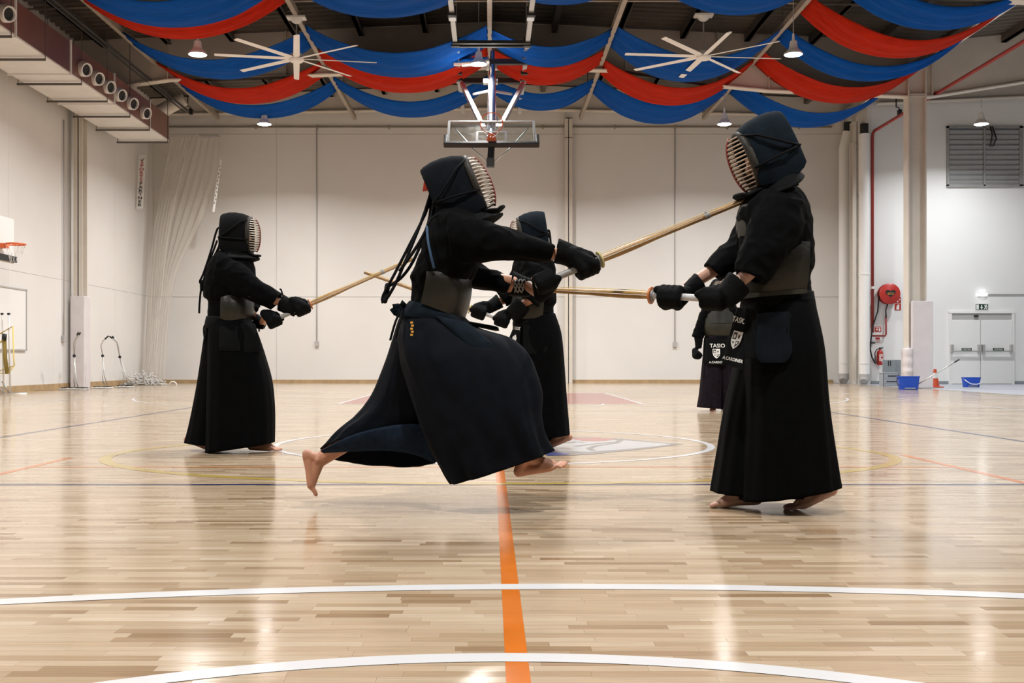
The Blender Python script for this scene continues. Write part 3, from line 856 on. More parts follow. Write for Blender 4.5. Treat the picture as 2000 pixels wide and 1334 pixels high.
# two white downpipes and black elbows
for k, (px, nm) in enumerate(((1648, 'white rainwater downpipe left of the slim column'), (1688, 'white rainwater downpipe beside the red pipe'))):
    yy = YB - 0.6 if k == 0 else 31.3
    x = Xp(px, yy)
    r = empty('downpipe', (x, yy, 0), nm, 'pipe', 'white downpipes')
    top = Zp(290, yy) if k == 0 else Zp(262, yy)
    pts = [(x, yy, 0.25), (x, yy, top)]
    if k == 0: pts += [(x + 0.03, yy, top + 0.12), (x + 0.12, yy, top + 0.5)]
    b = MB(); b.tube(pts, 0.15, 16); b.build('pipe_run', M['white'], r, smooth=40)
    b = MB(); e = Vector(pts[-1]); b.tube([e, e + Vector((0.0, 0, 0.3))], 0.12, 12); b.build('black_spigot', M['black'], r, smooth=40)
    b = MB(); b.tube([(x, yy, 0.30), (x, yy, 0.14), (x - 0.04, yy - 0.08, 0.07)], [0.155, 0.155, 0.12], 16); b.build('shoe', M['conduit'], r, smooth=40)
    for zz_ in (0.6, 3.2, 5.6):
        b = MB(); b.cyl((x, yy, zz_), (x, yy, zz_ + 0.05), 0.16, seg=16); b.build('bracket', M['white'], r, smooth=40)

# raised basketball hoop ---------------------------------------------------------------
BX = Xp(960, 22)
r = empty('basketball_hoop', (BX, 22.0, CH + 4.4), 'raised ceiling-hung basketball hoop with glass backboard and black padding', 'basketball hoop')
Bb = Vector((BX, 22.0, CH + (CY - 281) * 22.0 / F)); up_b = Vector((0, 0.80, 0.60)); nb = Vector((0, -0.60, 0.80))
def bp(u, v, w=0.0): return Bb + Vector((u, 0, 0)) + up_b * v + nb * w
b = MB(); b.loft([[bp(-0.88, 0.03, w), bp(0.88, 0.03, w), bp(0.88, 1.05, w), bp(-0.88, 1.05, w)] for w in (-0.006, 0.006)]); b.build('glass_pane', M['glass'], r)
def bbeam(mb, a, c, w=0.04, h=0.04): mb.beam(a, c, w, h, up=nb); return mb
b = MB()
for a, c in (((-0.9, 0.0), (-0.9, 1.07)), ((0.9, 0.0), (0.9, 1.07)), ((-0.92, 1.06), (0.92, 1.06)), ((-0.92, 0.02), (0.92, 0.02))): bbeam(b, bp(*a), bp(*c), 0.05, 0.05)
b.build('frame', M['conduit'], r)
b = MB()
for a, c in (((-0.3, 0.12), (-0.3, 0.57)), ((0.3, 0.12), (0.3, 0.57)), ((-0.3, 0.12), (0.3, 0.12)), ((-0.3, 0.57), (0.3, 0.57))): bbeam(b, bp(*a, 0.008), bp(*c, 0.008), 0.05, 0.003)
b.build('target_square', M['line_white'], r)
b = MB(); b.beam(bp(-0.98, -0.03), bp(0.98, -0.03), 0.10, 0.11, up=nb)
for s in (-1, 1): b.beam(bp(s*0.95, -0.05), bp(s*0.95, 0.36), 0.07, 0.10, up=nb)
b.build('bottom_padding', M['rubber'], r, bevel=0.015)
b = MB(); rc = bp(0, 0.16, 0.38); b.torus(rc, 0.23, 0.011, up_b, 40, 8); b.build('rim', M['orange'], r, smooth=True)
b = MB(); b.loft([[bp(-0.10, 0.06, 0.0), bp(0.10, 0.06, 0.0), bp(0.10, 0.24, 0.0), bp(-0.10, 0.24, 0.0)], [bp(-0.08, 0.10, 0.06), bp(0.08, 0.10, 0.06), bp(0.08, 0.20, 0.06), bp(-0.08, 0.20, 0.06)], [bp(-0.06, 0.15, 0.16), bp(0.06, 0.15, 0.16), bp(0.06, 0.17, 0.16), bp(-0.06, 0.17, 0.16)]])
b.build('rim_bracket', M['orange'], r)
# fine net collapsed in the rim
b = MB()
for k in range(12):
    a0 = 2*PI*k/12; a1 = a0 + 0.5
    e1 = Vector((1, 0, 0)); e2 = nb
    p0 = rc + (e1*math.cos(a0) + e2*math.sin(a0))*0.225
    b.tube([p0, rc + (e1*math.cos(a1) + e2*math.sin(a1))*0.17 - up_b*0.1 + Vector((0, 0, -0.06)), rc + (e1*math.cos(a0 + 0.2) + e2*math.sin(a0 + 0.2))*0.11 - up_b*0.16 + Vector((0, 0, -0.12))], 0.004, 4)
b.build('hoop_net', M['white'], r)
# black lower post and thin stays
pl = W(958, 318, 21.8)
b = MB(); b.beam(bp(0, 0.0, -0.05), pl, 0.13, 0.10); b.box(pl, (0.16, 0.14, 0.18)); b.build('lower_post', M['black'], r)
for s in (-1, 1):
    b = MB(); b.tube([bp(s*0.78, 0.85, -0.04), bp(s*0.40, 0.02, -0.10), pl + Vector((s*0.08, 0, 0.02))], 0.017, 8); b.build('stay', M['zinc'], r, smooth=True)
# mast and folding frame
zr = CH + 7.05
top = Vector((BX, 25.4, zr - 0.1)); bk = bp(0, 0.55, -0.12)
b = MB(); b.tube([bp(0, 0.2, -0.10), bk, W(961, 150, 25.0), W(962, 100, 25.2)], [0.10, 0.10, 0.085, 0.05], 14); b.build('mast', M['chrome'], r, smooth=40)
b = MB(); b.box(W(958, 160, 25.0), (0.34, 0.2, 0.10)); b.box(W(960, 128, 25.2), (0.26, 0.2, 0.2)); b.build('mast_joint', M['zinc'], r, bevel=0.01)
for s in (-1, 1):
    b = MB(); b.beam(W(962 + s*60, 163, 26.0), bp(s*0.18, 0.98, -0.1), 0.09, 0.09)
    b.beam(W(962 + s*37, 184, 25.2), W(960 + s*6, 178, 24.4), 0.05, 0.05); b.build('brace', M['zinc'], r)
for s in (-1, 1):
    b = MB(); b.beam((BX + s*0.80, 16.0, zr), (BX + s*0.80, 30.4, zr), 0.10, 0.10); b.build('ceiling_frame_rail', M['zinc'], r)
    for D in (24, 29):
        b = MB(); b.cyl((BX + s*0.80, D, zr), (BX + s*0.80, D, deck_z(0) + 0.03), 0.03, seg=8); b.build('hanger', M['zinc'], r)
    for D in (21.6, 23.7, 24.6, 26.0, 26.6):
        b = MB(); b.box((BX + s*0.80, D, zr - 0.01), (0.17, 0.12, 0.19)); b.build('clamp', M['black'], r)
    for D in (21.9, 24.2, 26.9):
        b = MB(); b.box((BX + s*0.80, D, zr), (0.15, 0.22, 0.14)); b.build('clamp_plate', M['chrome'], r)
for D in (23.55, 23.8, 25.1, 27.0):
    b = MB(); b.beam((BX - 0.86, D, zr - (0.05 if D < 26 else 0.0)), (BX + 0.86, D, zr - (0.05 if D < 26 else 0.0)), 0.14 if D > 23.9 else 0.09, 0.12 if D > 23.9 else 0.07)
    b.build('cross_bar', M['black'], r)
b = MB(); b.cyl((BX - 0.70, 25.0, zr - 0.1), (BX - 0.05, 25.0, zr - 0.05), 0.10, seg=14); b.cyl((BX - 0.88, 25.0, zr - 0.1), (BX - 0.70, 25.0, zr - 0.1), 0.07, seg=12); b.build('winch_motor', M['chrome'], r, smooth=40)
# ================================================================== WALL AND FLOOR THINGS
# ---- annexe wall on the right (Y = YB2)
def AX(px): return Xp(px, YB2)
def AZ(py): return Zp(py, YB2)
win = tag(empty('window_1', (AX(1922), YB2, AZ(363))), 'grey louvred shutter window high on the white wall', 'window', kind='structure')
b = MB(); b.span(AX(1850), AX(1995), YB2 - 0.01, YB2 + 0.02, AZ(363), AZ(249)); b.build('backing', M['grey_dark'], win)
b = MB()
for a, c, d, e in ((1848, 1852, 364, 247), (1989, 1997, 364, 247), (1848, 1997, 366, 361), (1848, 1997, 251, 247), (1919, 1923, 364, 249)): b.span(AX(a), AX(c), YB2 - 0.07, YB2, AZ(d), AZ(e))
b.build('window_frame', M['louvre'], win)
nsl = 11; sm = None
for k in range(nsl):
    zc_ = AZ(357 - k * 9.8)
    for (a, c) in ((1853, 1918), (1924, 1988)):
        if sm is None:
            b = MB(); wv = (AX(c) - AX(a))
            b.box((0, 0, 0), (wv, 0.015, 0.125), Matrix.Rotation(0.35, 3, 'X')); sm = b.mesh('slat'); sm.materials.append(M['louvre'])
        o = bpy.data.objects.new('slat', sm); COL.objects.link(o); o.parent = win; o.location = Vector(((AX(a) + AX(c))/2, YB2 - 0.035, zc_)) - wloc(win)
b = MB(); b.tube([W(1938, 247, YB2 - 0.12), W(1946, 270, YB2 - 0.12), W(1940, 285, YB2 - 0.12), W(1934, 286, YB2 - 0.12), W(1938, 262, YB2 - 0.12), W(1934, 247, YB2 - 0.12)], 0.02, 6)
tag(b.build('cable_loop', M['black'], smooth=True), 'black cable loop dangling over the louvred window', 'cable')

dr = tag(empty('door_1', (AX(1915), YB2, 0)), 'white double fire door with panic bars', 'door', kind='structure')
b = MB(); b.span(AX(1852), AX(1858), YB2 - 0.05, YB2, 0, AZ(611)); b.span(AX(1975), AX(1980), YB2 - 0.05, YB2, 0, AZ(611)); b.span(AX(1852), AX(1980), YB2 - 0.06, YB2, AZ(612), AZ(608)); b.build('door_frame', M['white'], dr)
b = MB(); b.span(AX(1853), AX(1976), YB2 - 0.03, YB2, AZ(625), AZ(611)); b.build('transom_panel', M['conduit'], dr)
for k, (a, c) in enumerate(((1853.5, 1913.5), (1914.5, 1976))):
    b = MB(); b.span(AX(a), AX(c), YB2 - 0.05, YB2 - 0.01, 0.01, AZ(625)); leaf = b.build('door_leaf', M['wall_cool'], dr, bevel=0.006)
    x0, x1 = AX(a + 3), AX(c - 4)
    b = MB()
    for xq in (x0, x1): b.span(xq - 0.035, xq + 0.035, YB2 - 0.15, YB2 - 0.05, AZ(688), AZ(673))
    b.cyl((x0, YB2 - 0.14, AZ(686)), (x1, YB2 - 0.14, AZ(686)), 0.022, seg=10); b.build('panic_bar', M['zinc'], leaf, smooth=40)
    b = MB(); b.span(x0 + 0.25, x1 - 0.25, YB2 - 0.17, YB2 - 0.165, AZ(684.5), AZ(680)); b.build('push_label', M['green'], leaf)
    text_mesh('PUSH BAR', 0.055, M['print_white'], basis(((x0+x1)/2, YB2 - 0.171, AZ(682.3)), (1, 0, 0), (0, 0, 1)), leaf)
b = MB(); b.span(AX(1901), AX(1909), YB2 - 0.08, YB2 - 0.03, AZ(619), AZ(616)); b.build('door_closer', M['black'], dr)

r = empty('exit_sign', (AX(1917), YB2, AZ(606)), 'dark green exit sign with arrow and running figure over the fire door', 'sign')
b = MB(); b.span(AX(1904), AX(1930), YB2 - 0.02, YB2, AZ(606), AZ(593)); b.build('board', M['white'], r)
b = MB(); b.span(AX(1905), AX(1929), YB2 - 0.024, YB2 - 0.02, AZ(605), AZ(594)); b.build('field', M['green'], r)
def flat(parent, m, polys, y, name='pictogram'):
    b = MB()
    for p in polys: b.prism([Vector((AX(x), y, AZ(z))) for x, z in p], (0, -0.003, 0))
    return b.build(name, m, parent)
flat(r, M['print_white'], [[(1906, 604), (1911, 604), (1911, 595), (1906, 595)], [(1915.5, 596), (1917.5, 596), (1917.5, 600), (1919.5, 600), (1916.5, 604), (1913.5, 600), (1915.5, 600)],
     [(1921.5, 596), (1923, 595.5), (1928, 599.5), (1927, 600.5), (1924.7, 599), (1925.5, 601), (1928, 604), (1926.8, 604.5), (1924, 601.8), (1922, 604.2), (1921, 603.5), (1923, 600.5), (1922.8, 599)], [(1925, 595), (1927, 595), (1927, 597), (1925, 597)]], YB2 - 0.024)
r = empty('emergency_light', (AX(1918), YB2, AZ(578)), 'small lit oval emergency light above the exit sign', 'lamp')
b = MB(); b.ellipsoid((AX(1918), YB2 - 0.04, AZ(575)), (0.15, 0.05, 0.055)); b.build('diffuser', M['lens_small'], r, smooth=True)
b = MB(); b.span(AX(1909), AX(1927), YB2 - 0.03, YB2, AZ(579.5), AZ(571)); b.build('base', M['white'], r, bevel=0.01)
b = MB(); b.cyl((AX(1927), YB2 - 0.02, AZ(575)), (XR - 0.1, YB2 - 0.02, AZ(575)), 0.02, seg=8)
tag(b.build('surface_conduit', M['conduit'], smooth=40), 'grey conduit running right from the emergency light', 'conduit')

# hose reel
hc = Vector((AX(1731), YB2 - 0.32, AZ(575)))
r = empty('fire_hose_reel', (hc.x, YB2, hc.z - 0.35), 'round red wall-mounted fire hose reel with black hose', 'hose reel')
b = MB(); b.lathe([(0.02, -0.02), (0.05, -0.012), (0.28, 0.0), (0.305, 0.02), (0.305, 0.05), (0.28, 0.06), (0.16, 0.07), (0.02, 0.075)], hc + Vector((0, 0.0, 0)), (0, 1, 0), 36); b.build('front_disc', M['red'], r, smooth=40)
b = MB(); b.lathe([(0.2, 0.07), (0.27, 0.08), (0.285, 0.14), (0.27, 0.2), (0.2, 0.21), (0.05, 0.21)], hc, (0, 1, 0), 30); b.build('hose_coil', M['black'], r, smooth=40)
b = MB(); b.lathe([(0.02, 0.2), (0.30, 0.21), (0.30, 0.24), (0.02, 0.25)], hc, (0, 1, 0), 36); b.cyl(hc + Vector((0, 0.2, 0)), hc + Vector((0, 0.315, 0)), 0.05); b.build('back_disc', M['red'], r, smooth=40)
lb = MB(); hp = []
for k in range(28):
    t = 2*PI*k/28; x = 0.0082*16*math.sin(t)**3; z = 0.0078*(13*math.cos(t) - 5*math.cos(2*t) - 2*math.cos(3*t) - math.cos(4*t)) + 0.02
    hp.append(hc + Vector((x*1.15, -0.024, z)))
lb.prism(hp, (0, -0.003, 0)); lo_ = lb.build('label_plate', M['black'], r)
text_mesh('SICLI', 0.085, M['print_gold'], basis(hc + Vector((0, -0.029, 0.0)), (1, 0, 0.06), (0, 0, 1)), lo_)
b = MB(); b.tube([hc + Vector((-0.28, 0.14, -0.05)), hc + Vector((-0.31, 0.16, -0.5)), W(1704, 640, YB2 - 0.2), W(1701, 665, YB2 - 0.2), W(1699, 680, YB2 - 0.15), W(1703, 698, YB2 - 0.15), W(1710, 710, YB2 - 0.12)], 0.022, 8); b.build('hose', M['black'], r, smooth=True)
b = MB(); b.tube([hc + Vector((-0.02, 0.14, -0.27)), W(1730, 605, YB2 - 0.15), W(1730.5, 620, YB2 - 0.1)], 0.022, 8); b.build('feed_hose', M['black'], r, smooth=True)
b = MB(); b.tube([W(1730.5, 618, YB2 - 0.08), W(1730.5, 653, YB2 - 0.08), W(1729, 656, YB2 - 0.08), W(1704, 656, YB2 - 0.08)], 0.026, 8); b.build('feed_pipe', M['red_dark'], r, smooth=True)
b = MB(); b.span(AX(1694), AX(1705), YB2 - 0.2, YB2, AZ(671), AZ(668.5)); b.build('hose_bracket', M['black'], r)
# plates and signs
def wsign(px0, py0, px1, py1, m, label, polys, pm='print_white'):
    r = empty('fire_sign', (AX((px0+px1)/2), YB2, AZ(py1)), label, 'sign', 'signs by the hose reel')
    b = MB(); b.span(AX(px0), AX(px1), YB2 - 0.012, YB2, AZ(py1), AZ(py0)); b.build('plate', M[m], r)
    flat(r, M[pm], polys, YB2 - 0.012)
wsign(1747.5, 580, 1759.5, 592, 'red', 'red square sign with white pictogram at the right edge of the hose reel', [[(1750, 589), (1754, 591), (1754, 582), (1750, 582)], [(1755.5, 585), (1758, 583.5), (1758, 587)]])
wsign(1747.5, 593.5, 1759.5, 606, 'red', 'red square sign with white pictogram below the upper reel sign', [[(1750, 604), (1756, 605), (1756, 595), (1753, 595), (1751, 598)]])
wsign(1708.5, 638, 1721, 648, 'red', 'small red plate with white marks under the hose reel', [[(1711, 645), (1714, 645), (1714, 642), (1711, 642)], [(1716, 647), (1719, 647), (1719, 641), (1716, 641)], [(1709.5, 640), (1720, 640), (1720, 639.3), (1709.5, 639.3)]])
wsign(1708.5, 658, 1719, 671, 'white', 'small white instruction plate above the fire extinguisher', [[(1709.5, 663), (1718, 663), (1718, 659), (1709.5, 659)], [(1710, 665), (1718, 665), (1718, 664.3), (1710, 664.3)], [(1710, 667), (1718, 667), (1718, 666.3), (1710, 666.3)], [(1710, 669), (1718, 669), (1718, 668.3), (1710, 668.3)]], 'red')
# extinguisher
ec = Vector((AX(1715.5), YB2 - 0.13, AZ(713)))
r = empty('fire_extinguisher', ec, 'red fire extinguisher hanging below the hose reel', 'fire extinguisher')
b = MB(); b.lathe([(0.01, 0.0), (0.085, 0.0), (0.092, 0.02), (0.092, 0.36), (0.075, 0.41), (0.035, 0.44), (0.03, 0.47), (0.01, 0.47)], ec, (0, 0, 1), 20); b.build('cylinder', M['red'], r, smooth=40)
b = MB(); b.beam(ec + Vector((-0.02, 0, 0.47)), ec + Vector((0.10, 0, 0.53)), 0.03, 0.02); b.beam(ec + Vector((-0.02, 0, 0.47)), ec + Vector((0.09, 0, 0.48)), 0.03, 0.02); b.cyl(ec + Vector((0, 0, 0.45)), ec + Vector((0, 0, 0.52)), 0.025); b.build('valve', M['black'], r)
b = MB(); b.tube([ec + Vector((-0.02, 0, 0.49)), ec + Vector((-0.10, 0, 0.45)), ec + Vector((-0.15, 0, 0.36)), ec + Vector((-0.14, 0, 0.15)), ec + Vector((-0.09, -0.05, 0.05))], 0.014, 8); b.build('hose', M['black'], r, smooth=True)
b = MB(); 
for a0, z0, z1 in ((-0.5, 0.12, 0.32), (0.1, 0.1, 0.2), (0.1, 0.24, 0.33)):
    b.add([ec + Vector((0.094*math.sin(a), -0.094*math.cos(a), z)) for z in (z0, z1) for a in (a0, a0 + 0.2, a0 + 0.4)], [(0, 1, 4, 3), (1, 2, 5, 4)])
b.build('label_print', M['print_white'], r, fixn=False)

# grey board, crate, buckets, cone, mop stick
def on_floor(px, py): return FL(px, py)
p = FL(1745, 752.5); p.y = 29.9; p.x = Xp(1745, 29.9)
r = empty('grey_board', p, 'tall grey folding board leaning behind the plastic crate', 'board')
b = MB(); b.box((Xp(1737.5, 29.9), 29.95, 0.36), (0.36, 0.04, 0.72)); b.build('leaf', M['grey_dark'], r, bevel=0.008)
b = MB(); b.box((Xp(1756, 29.9), 30.0, 0.36), (0.17, 0.04, 0.72)); b.build('leaf', M['grey_dark'], r, bevel=0.008)
b = MB()
for px in (1736, 1740): b.box((Xp(px, 29.9), 29.925, 0.62), (0.02, 0.01, 0.14))
b.build('slot', M['black'], r)
cy = 29.3; cxm = Xp(1736, cy)
r = empty('plastic_crate', (cxm, cy, 0), 'pale grey ribbed plastic crate in front of the grey board', 'crate')
b = MB(); w, d, h, t = 0.42, 0.3, 0.36, 0.012
for args in ((-w/2, w/2, -d/2, -d/2 + t), (-w/2, w/2, d/2 - t, d/2), (-w/2, -w/2 + t, -d/2, d/2), (w/2 - t, w/2, -d/2, d/2)): b.span(cxm + args[0], cxm + args[1], cy + args[2], cy + args[3], 0.012, h)
b.span(cxm - w/2, cxm + w/2, cy - d/2, cy + d/2, 0.0, 0.015); b.build('body', M['grey_plastic'], r)
b = MB()
for z in (0.08, 0.2, h - 0.01): b.span(cxm - w/2 - 0.015, cxm + w/2 + 0.015, cy - d/2 - 0.015, cy + d/2 + 0.015, z, z + 0.02) if z > 0.3 else b.span(cxm - w/2 - 0.01, cxm + w/2 + 0.01, cy - d/2 - 0.012, cy - d/2, z, z + 0.02)
b.build('rib', M['grey_plastic'], r)
b = MB(); b.span(cxm - 0.12, cxm + 0.2, cy - d/2 - 0.004, cy - d/2, 0.11, 0.135); b.span(cxm - 0.08, cxm + 0.2, cy - d/2 - 0.004, cy - d/2, 0.26, 0.29); b.build('hand_slot', M['black'], r)

def bucket(pxl, pxr, py_b, py_t, label):
    D = CH * F / (py_b - CY); x0, x1 = Xp(pxl, D), Xp(pxr, D); c = Vector(((x0 + x1)/2, D + 0.13, 0)); w = (x1 - x0)/2; h = Zp(py_t, D)
    r = empty('blue_bucket', c, label, 'bucket', 'blue cleaning buckets')
    def ring(k, z, q=0.0):
        pts = []
        for j in range(32):
            a = 2*PI*j/32; pts.append(c + Vector((spow(math.cos(a), 0.45)*(w*k - q), spow(math.sin(a), 0.45)*(0.13*k - q), z)))
        return pts
    b = MB(); b.loft([ring(0.84, 0.0), ring(0.86, 0.02), ring(0.97, h - 0.03), ring(1.02, h - 0.025), ring(1.02, h), ring(0.97, h), ring(0.95, h - 0.03), ring(0.83, 0.03)]); b.build('body', M['blue_plastic'], r, smooth=35)
    b = MB(); b.span(c.x - w*0.5, c.x + w*0.5, c.y - 0.13, c.y - 0.112, 0.02, 0.045); b.build('foot_slot', M['grey_plastic'], r)
    return r, c, w, h
r, c, w, h = bucket(1757, 1799, 761, 735, 'larger blue mop bucket in front of the padded column')
b = MB(); b.tube([c + Vector((-w, 0, h - 0.03)), c + Vector((-w - 0.05, -0.05, h*0.65)), c + Vector((-w - 0.03, -0.1, h*0.35)), c + Vector((-w*0.95, -0.1, h*0.3))], 0.01, 8); b.build('handle', M['black'], r, smooth=True)
b = MB(); p0 = c + Vector((w*0.75, 0.0, 0.10)); p1 = W(1872, 703, c.y + 0.05); b.tube([p0, p1], 0.014, 8)
ms = empty('mop_stick', p0, 'thin mop stick leaning out of the larger blue bucket', 'mop'); b.build('shaft', M['zinc'], ms, smooth=True)
b = MB(); d_ = (p1 - p0).normalized(); b.tube([p1 - d_*0.12, p1 + d_*0.02], 0.018, 8); b.build('grip', M['black'], ms, smooth=True)
r, c, w, h = bucket(1884, 1918, 756.5, 737, 'smaller blue bucket with white handle on the floor before the fire door')
b = MB(); b.tube([c + Vector((-w*0.95, -0.02, h - 0.02)), c + Vector((-w*0.8, -0.15, h*0.6)), c + Vector((-w*0.3, -0.165, h*0.33)), c + Vector((w*0.3, -0.165, h*0.3)), c + Vector((w*0.85, -0.15, h*0.4)), c + Vector((w*0.98, -0.02, h - 0.02))], 0.011, 8); b.build('handle', M['white'], r, smooth=True)
D = 27.9; c = Vector((Xp(1814, D) + 0.10, D - 0.2, 0)); 
r = empty('traffic_cone', c, 'orange and white traffic cone beside the padded column', 'cone')
b = MB(); b.lathe([(0.02, 0.48), (0.035, 0.475), (0.05, 0.38)], c + Vector((-0.02, 0, 0)), (0, 0, 1), 20); b.lathe([(0.075, 0.24), (0.11, 0.03), (0.02, 0.03)], c + Vector((-0.02, 0, 0)), (0, 0, 1), 20); b.build('cone_body', M['cone'], r, smooth=40)
b = MB(); b.lathe([(0.05, 0.38), (0.075, 0.24)], c + Vector((-0.02, 0, 0)), (0, 0, 1), 20); b.build('white_band', M['white'], r, smooth=40)
b = MB(); b.span(c.x - 0.17, c.x + 0.15, c.y - 0.15, c.y + 0.15, 0, 0.03); b.build('base', M['cone'], r, bevel=0.008)

# ---- left wall things
D = 21.6
r = empty('wall_hoop', (XL, D, 2.9), 'small orange practice hoop on the left wall at the picture edge', 'basketball hoop')
xb = Xp(2, D)
b = MB(); b.span(xb - 0.05, xb, D - 0.6, D + 0.6, Zp(510, D), Zp(455, D) + 0.35); b.build('backboard', M['white'], r, bevel=0.01)
b = MB(); b.span(xb - 0.06, xb + 0.05, D - 0.62, D + 0.62, Zp(508, D), Zp(496, D)); b.span(xb - 0.06, xb + 0.05, D - 0.62, D - 0.56, Zp(496, D), Zp(460, D)); b.build('padding', M['black'], r)
b = MB(); b.span(XL, xb - 0.05, D - 0.3, D - 0.24, 2.75, 2.85); b.span(XL, xb - 0.05, D + 0.24, D + 0.3, 2.75, 2.85); b.build('wall_arm', M['black'], r)
zc_ = Zp(477, D)
b = MB(); b.torus((xb + 0.10 + 0.19, D, zc_), 0.19, 0.018, (0, 0, 1), 32, 8); b.box((xb + 0.07, D, zc_ - 0.03), (0.14, 0.12, 0.10)); b.build('rim', M['orange'], r, smooth=40)
b = MB()
for k in range(12):
    a = 2*PI*k/12; b.tube([(xb + 0.29 + 0.19*math.cos(a), D + 0.19*math.sin(a), zc_), (xb + 0.29 + 0.13*math.cos(a + 0.4), D + 0.13*math.sin(a + 0.4), zc_ - 0.2), (xb + 0.29 + 0.1*math.cos(a), D + 0.1*math.sin(a), zc_ - 0.36)], 0.004, 4)
b.build('hoop_net', M['white'], r)
r = empty('notice_board', (XL, 22.4, 0.94), 'large white board with thin dark frame on the left wall', 'board')
y0_, y1_ = 20.2, -XL*F/(CX - 49)
b = MB(); b.span(XL, XL + 0.03, y0_, y1_, 0.94, 2.28); b.build('panel', M['wall_cool'], r)
b = MB()
for a in ((y0_, y1_, 0.92, 0.95), (y0_, y1_, 2.27, 2.30), (y1_ - 0.03, y1_, 0.92, 2.30), (y0_, y0_ + 0.03, 0.92, 2.30)): b.span(XL, XL + 0.045, *a)
b.build('frame', M['conduit'], r)
# badminton stand with yellow-edged net
D = 22.4
r = empty('badminton_stand', FL(12, 770), 'rolled portable net stand with yellow net edging by the left wall', 'net stand')
for px in (5, 18):
    b = MB(); b.tube([W(px + 2, 767, D), W(px - 1 if px < 10 else px - 1, 613, D)], 0.018, 8); o = b.build('post', M['white'], r, smooth=True)
    b = MB(); b.ellipsoid(W(px - 1, 613, D), (0.035, 0.035, 0.025)); b.build('post_cap', M['black'], o, smooth=True)
b = MB(); b.tube([W(-8, 770.5, D), W(53, 769.5, D)], 0.03, 8); b.tube([W(4, 745, D), W(18, 768, D)], 0.018, 8); b.tube([W(-6, 752, D), W(10, 770, D)], 0.018, 8); b.build('base_tube', M['zinc'], r, smooth=True)
b = MB()
def band(b, pts, w=0.03): 
    b.tube([W(*p) for p in pts], w, 6, sq=0.3)
band(b, [(-8, 656, D), (0, 652, D - 0.04), (25, 637, D - 0.04), (27, 700, D - 0.04), (28, 714, D - 0.04), (0, 724, D - 0.04), (-8, 728, D)])
band(b, [(-8, 676, D), (8, 662, D - 0.06)]); band(b, [(28, 714, D - 0.04), (15, 730, D - 0.05), (-8, 728, D)])
b.build('net_edging', M['yellow'], r, smooth=True)
b = MB(); b.tube([W(8, 655, D - 0.06), W(10, 700, D - 0.06), W(14, 730, D - 0.06)], 0.045, 6, sq=0.4); b.build('strap', M['khaki'], r, smooth=True)
b = MB(); b.tube([W(9, 652, D - 0.08), W(8, 664, D - 0.08)], 0.05, 8); b.build('buckle', M['black'], r, smooth=True)
# scissor dust mops
def dust_mop(pts_u, hub, pts_l, head, D, label):
    r = empty('dust_mop', FL(hub[0], head[1]), label, 'mop', 'folded dust mops by the left wall')
    for u in pts_u:
        b = MB(); b.tube([W(*hub, D)] + [W(*p, D) for p in u], 0.014, 8); b.build('handle', M['zinc'], r, smooth=True)
        b = MB(); a, c = W(*u[-2], D), W(*u[-1], D); b.tube([a.lerp(c, 0.35), c], 0.02, 8); b.build('grip', M['black'], r, smooth=True)
    for l in pts_l:
        b = MB(); b.tube([W(*hub, D)] + [W(*p, D) for p in l], 0.014, 8); b.build('shaft', M['zinc'], r, smooth=True)
    b = MB(); b.box(W(*hub, D), (0.06, 0.06, 0.06)); b.build('hinge', M['black'], r, bevel=0.01)
    x0, x1 = Xp(head[0], D), Xp(head[2], D)
    for k in range(2):
        yy = D - 0.25 + 0.2*k; b = MB(); rings = []
        for i in range(13):
            f = i/12; xx = x0 + (x1 - x0)*f; hh = 0.045 * (0.6 + 0.4*math.sin(PI*f)) + 0.006*math.sin(i*2.1 + k); ww = 0.075 + 0.015*math.sin(i*3.3)
            rings.append([Vector((xx, yy - ww, 0.004)), Vector((xx, yy - ww*0.8, hh)), Vector((xx, yy + ww*0.8, hh)), Vector((xx, yy + ww, 0.004))])
        b.loft(rings); b.build('mop_head', M['mop'], r, smooth=True)
        b = MB(); b.span(x0 + 0.05, x1 - 0.05, yy - 0.03, yy + 0.03, 0.04, 0.06); b.build('head_frame', M['black'], r)
Dm = 25.6
dust_mop([[(143, 670), (149, 658), (153, 649)], [(147, 665), (153, 657), (157, 649)]], (145, 695), [[(144, 740), (146, 756)], [(149, 745), (153, 757)]], (124, 760, 176), Dm, 'folded dust mop nearest the left column padding')
dust_mop([[(197, 675), (201, 666), (212, 656)]], (200.5, 695), [[(200, 740), (204, 752)], [(204, 735), (210, 752)]], (186, 757, 222), Dm + 1.2, 'folded dust mop with bright blade in the middle of the three')
dust_mop([[(228, 670), (222, 663), (214, 657)], [(230, 670), (225, 662), (219, 657)]], (234, 697), [[(242, 740), (240, 752)], [(247, 738), (249, 750)]], (232, 755, 262), Dm + 2.2, 'folded dust mop beside the heap of white netting')
# divider net gathered in the corner
r = empty('divider_net', (Xp(300, 32), 32, 0), 'white divider netting gathered and tied in the far left corner', 'net')
def net_sheet(rows, n=40, seed=0.0, amp=0.05):
    rows = crom(rows, 30); b = MB(); rings = []
    for i, (x0, x1, y, D) in enumerate(rows):
        ring = []
        for j in range(n):
            f = j/(n - 1); x = x0 + (x1 - x0)*f
            dd = amp*math.sin(f*34 + seed + 1.2*noise.noise(Vector((f*3, i*0.06, seed)))) + 0.5*amp*noise.noise(Vector((f*9, i*0.1, seed)))
            ring.append(W(x, y, D) + Vector((0, dd, 0)))
        rings.append(ring)
    b.loft(rings, False, False, closed=False); return b
net_sheet([(372, 430, 265, 32.6), (345, 425, 340, 32.5), (322, 395, 430, 32.4), (315, 350, 520, 32.3), (312, 335, 580, 32.2), (300, 328, 660, 32.1), (285, 325, 742, 32.0)], seed=1).build('net_curtain', M['net'], r, smooth=True, fixn=False)
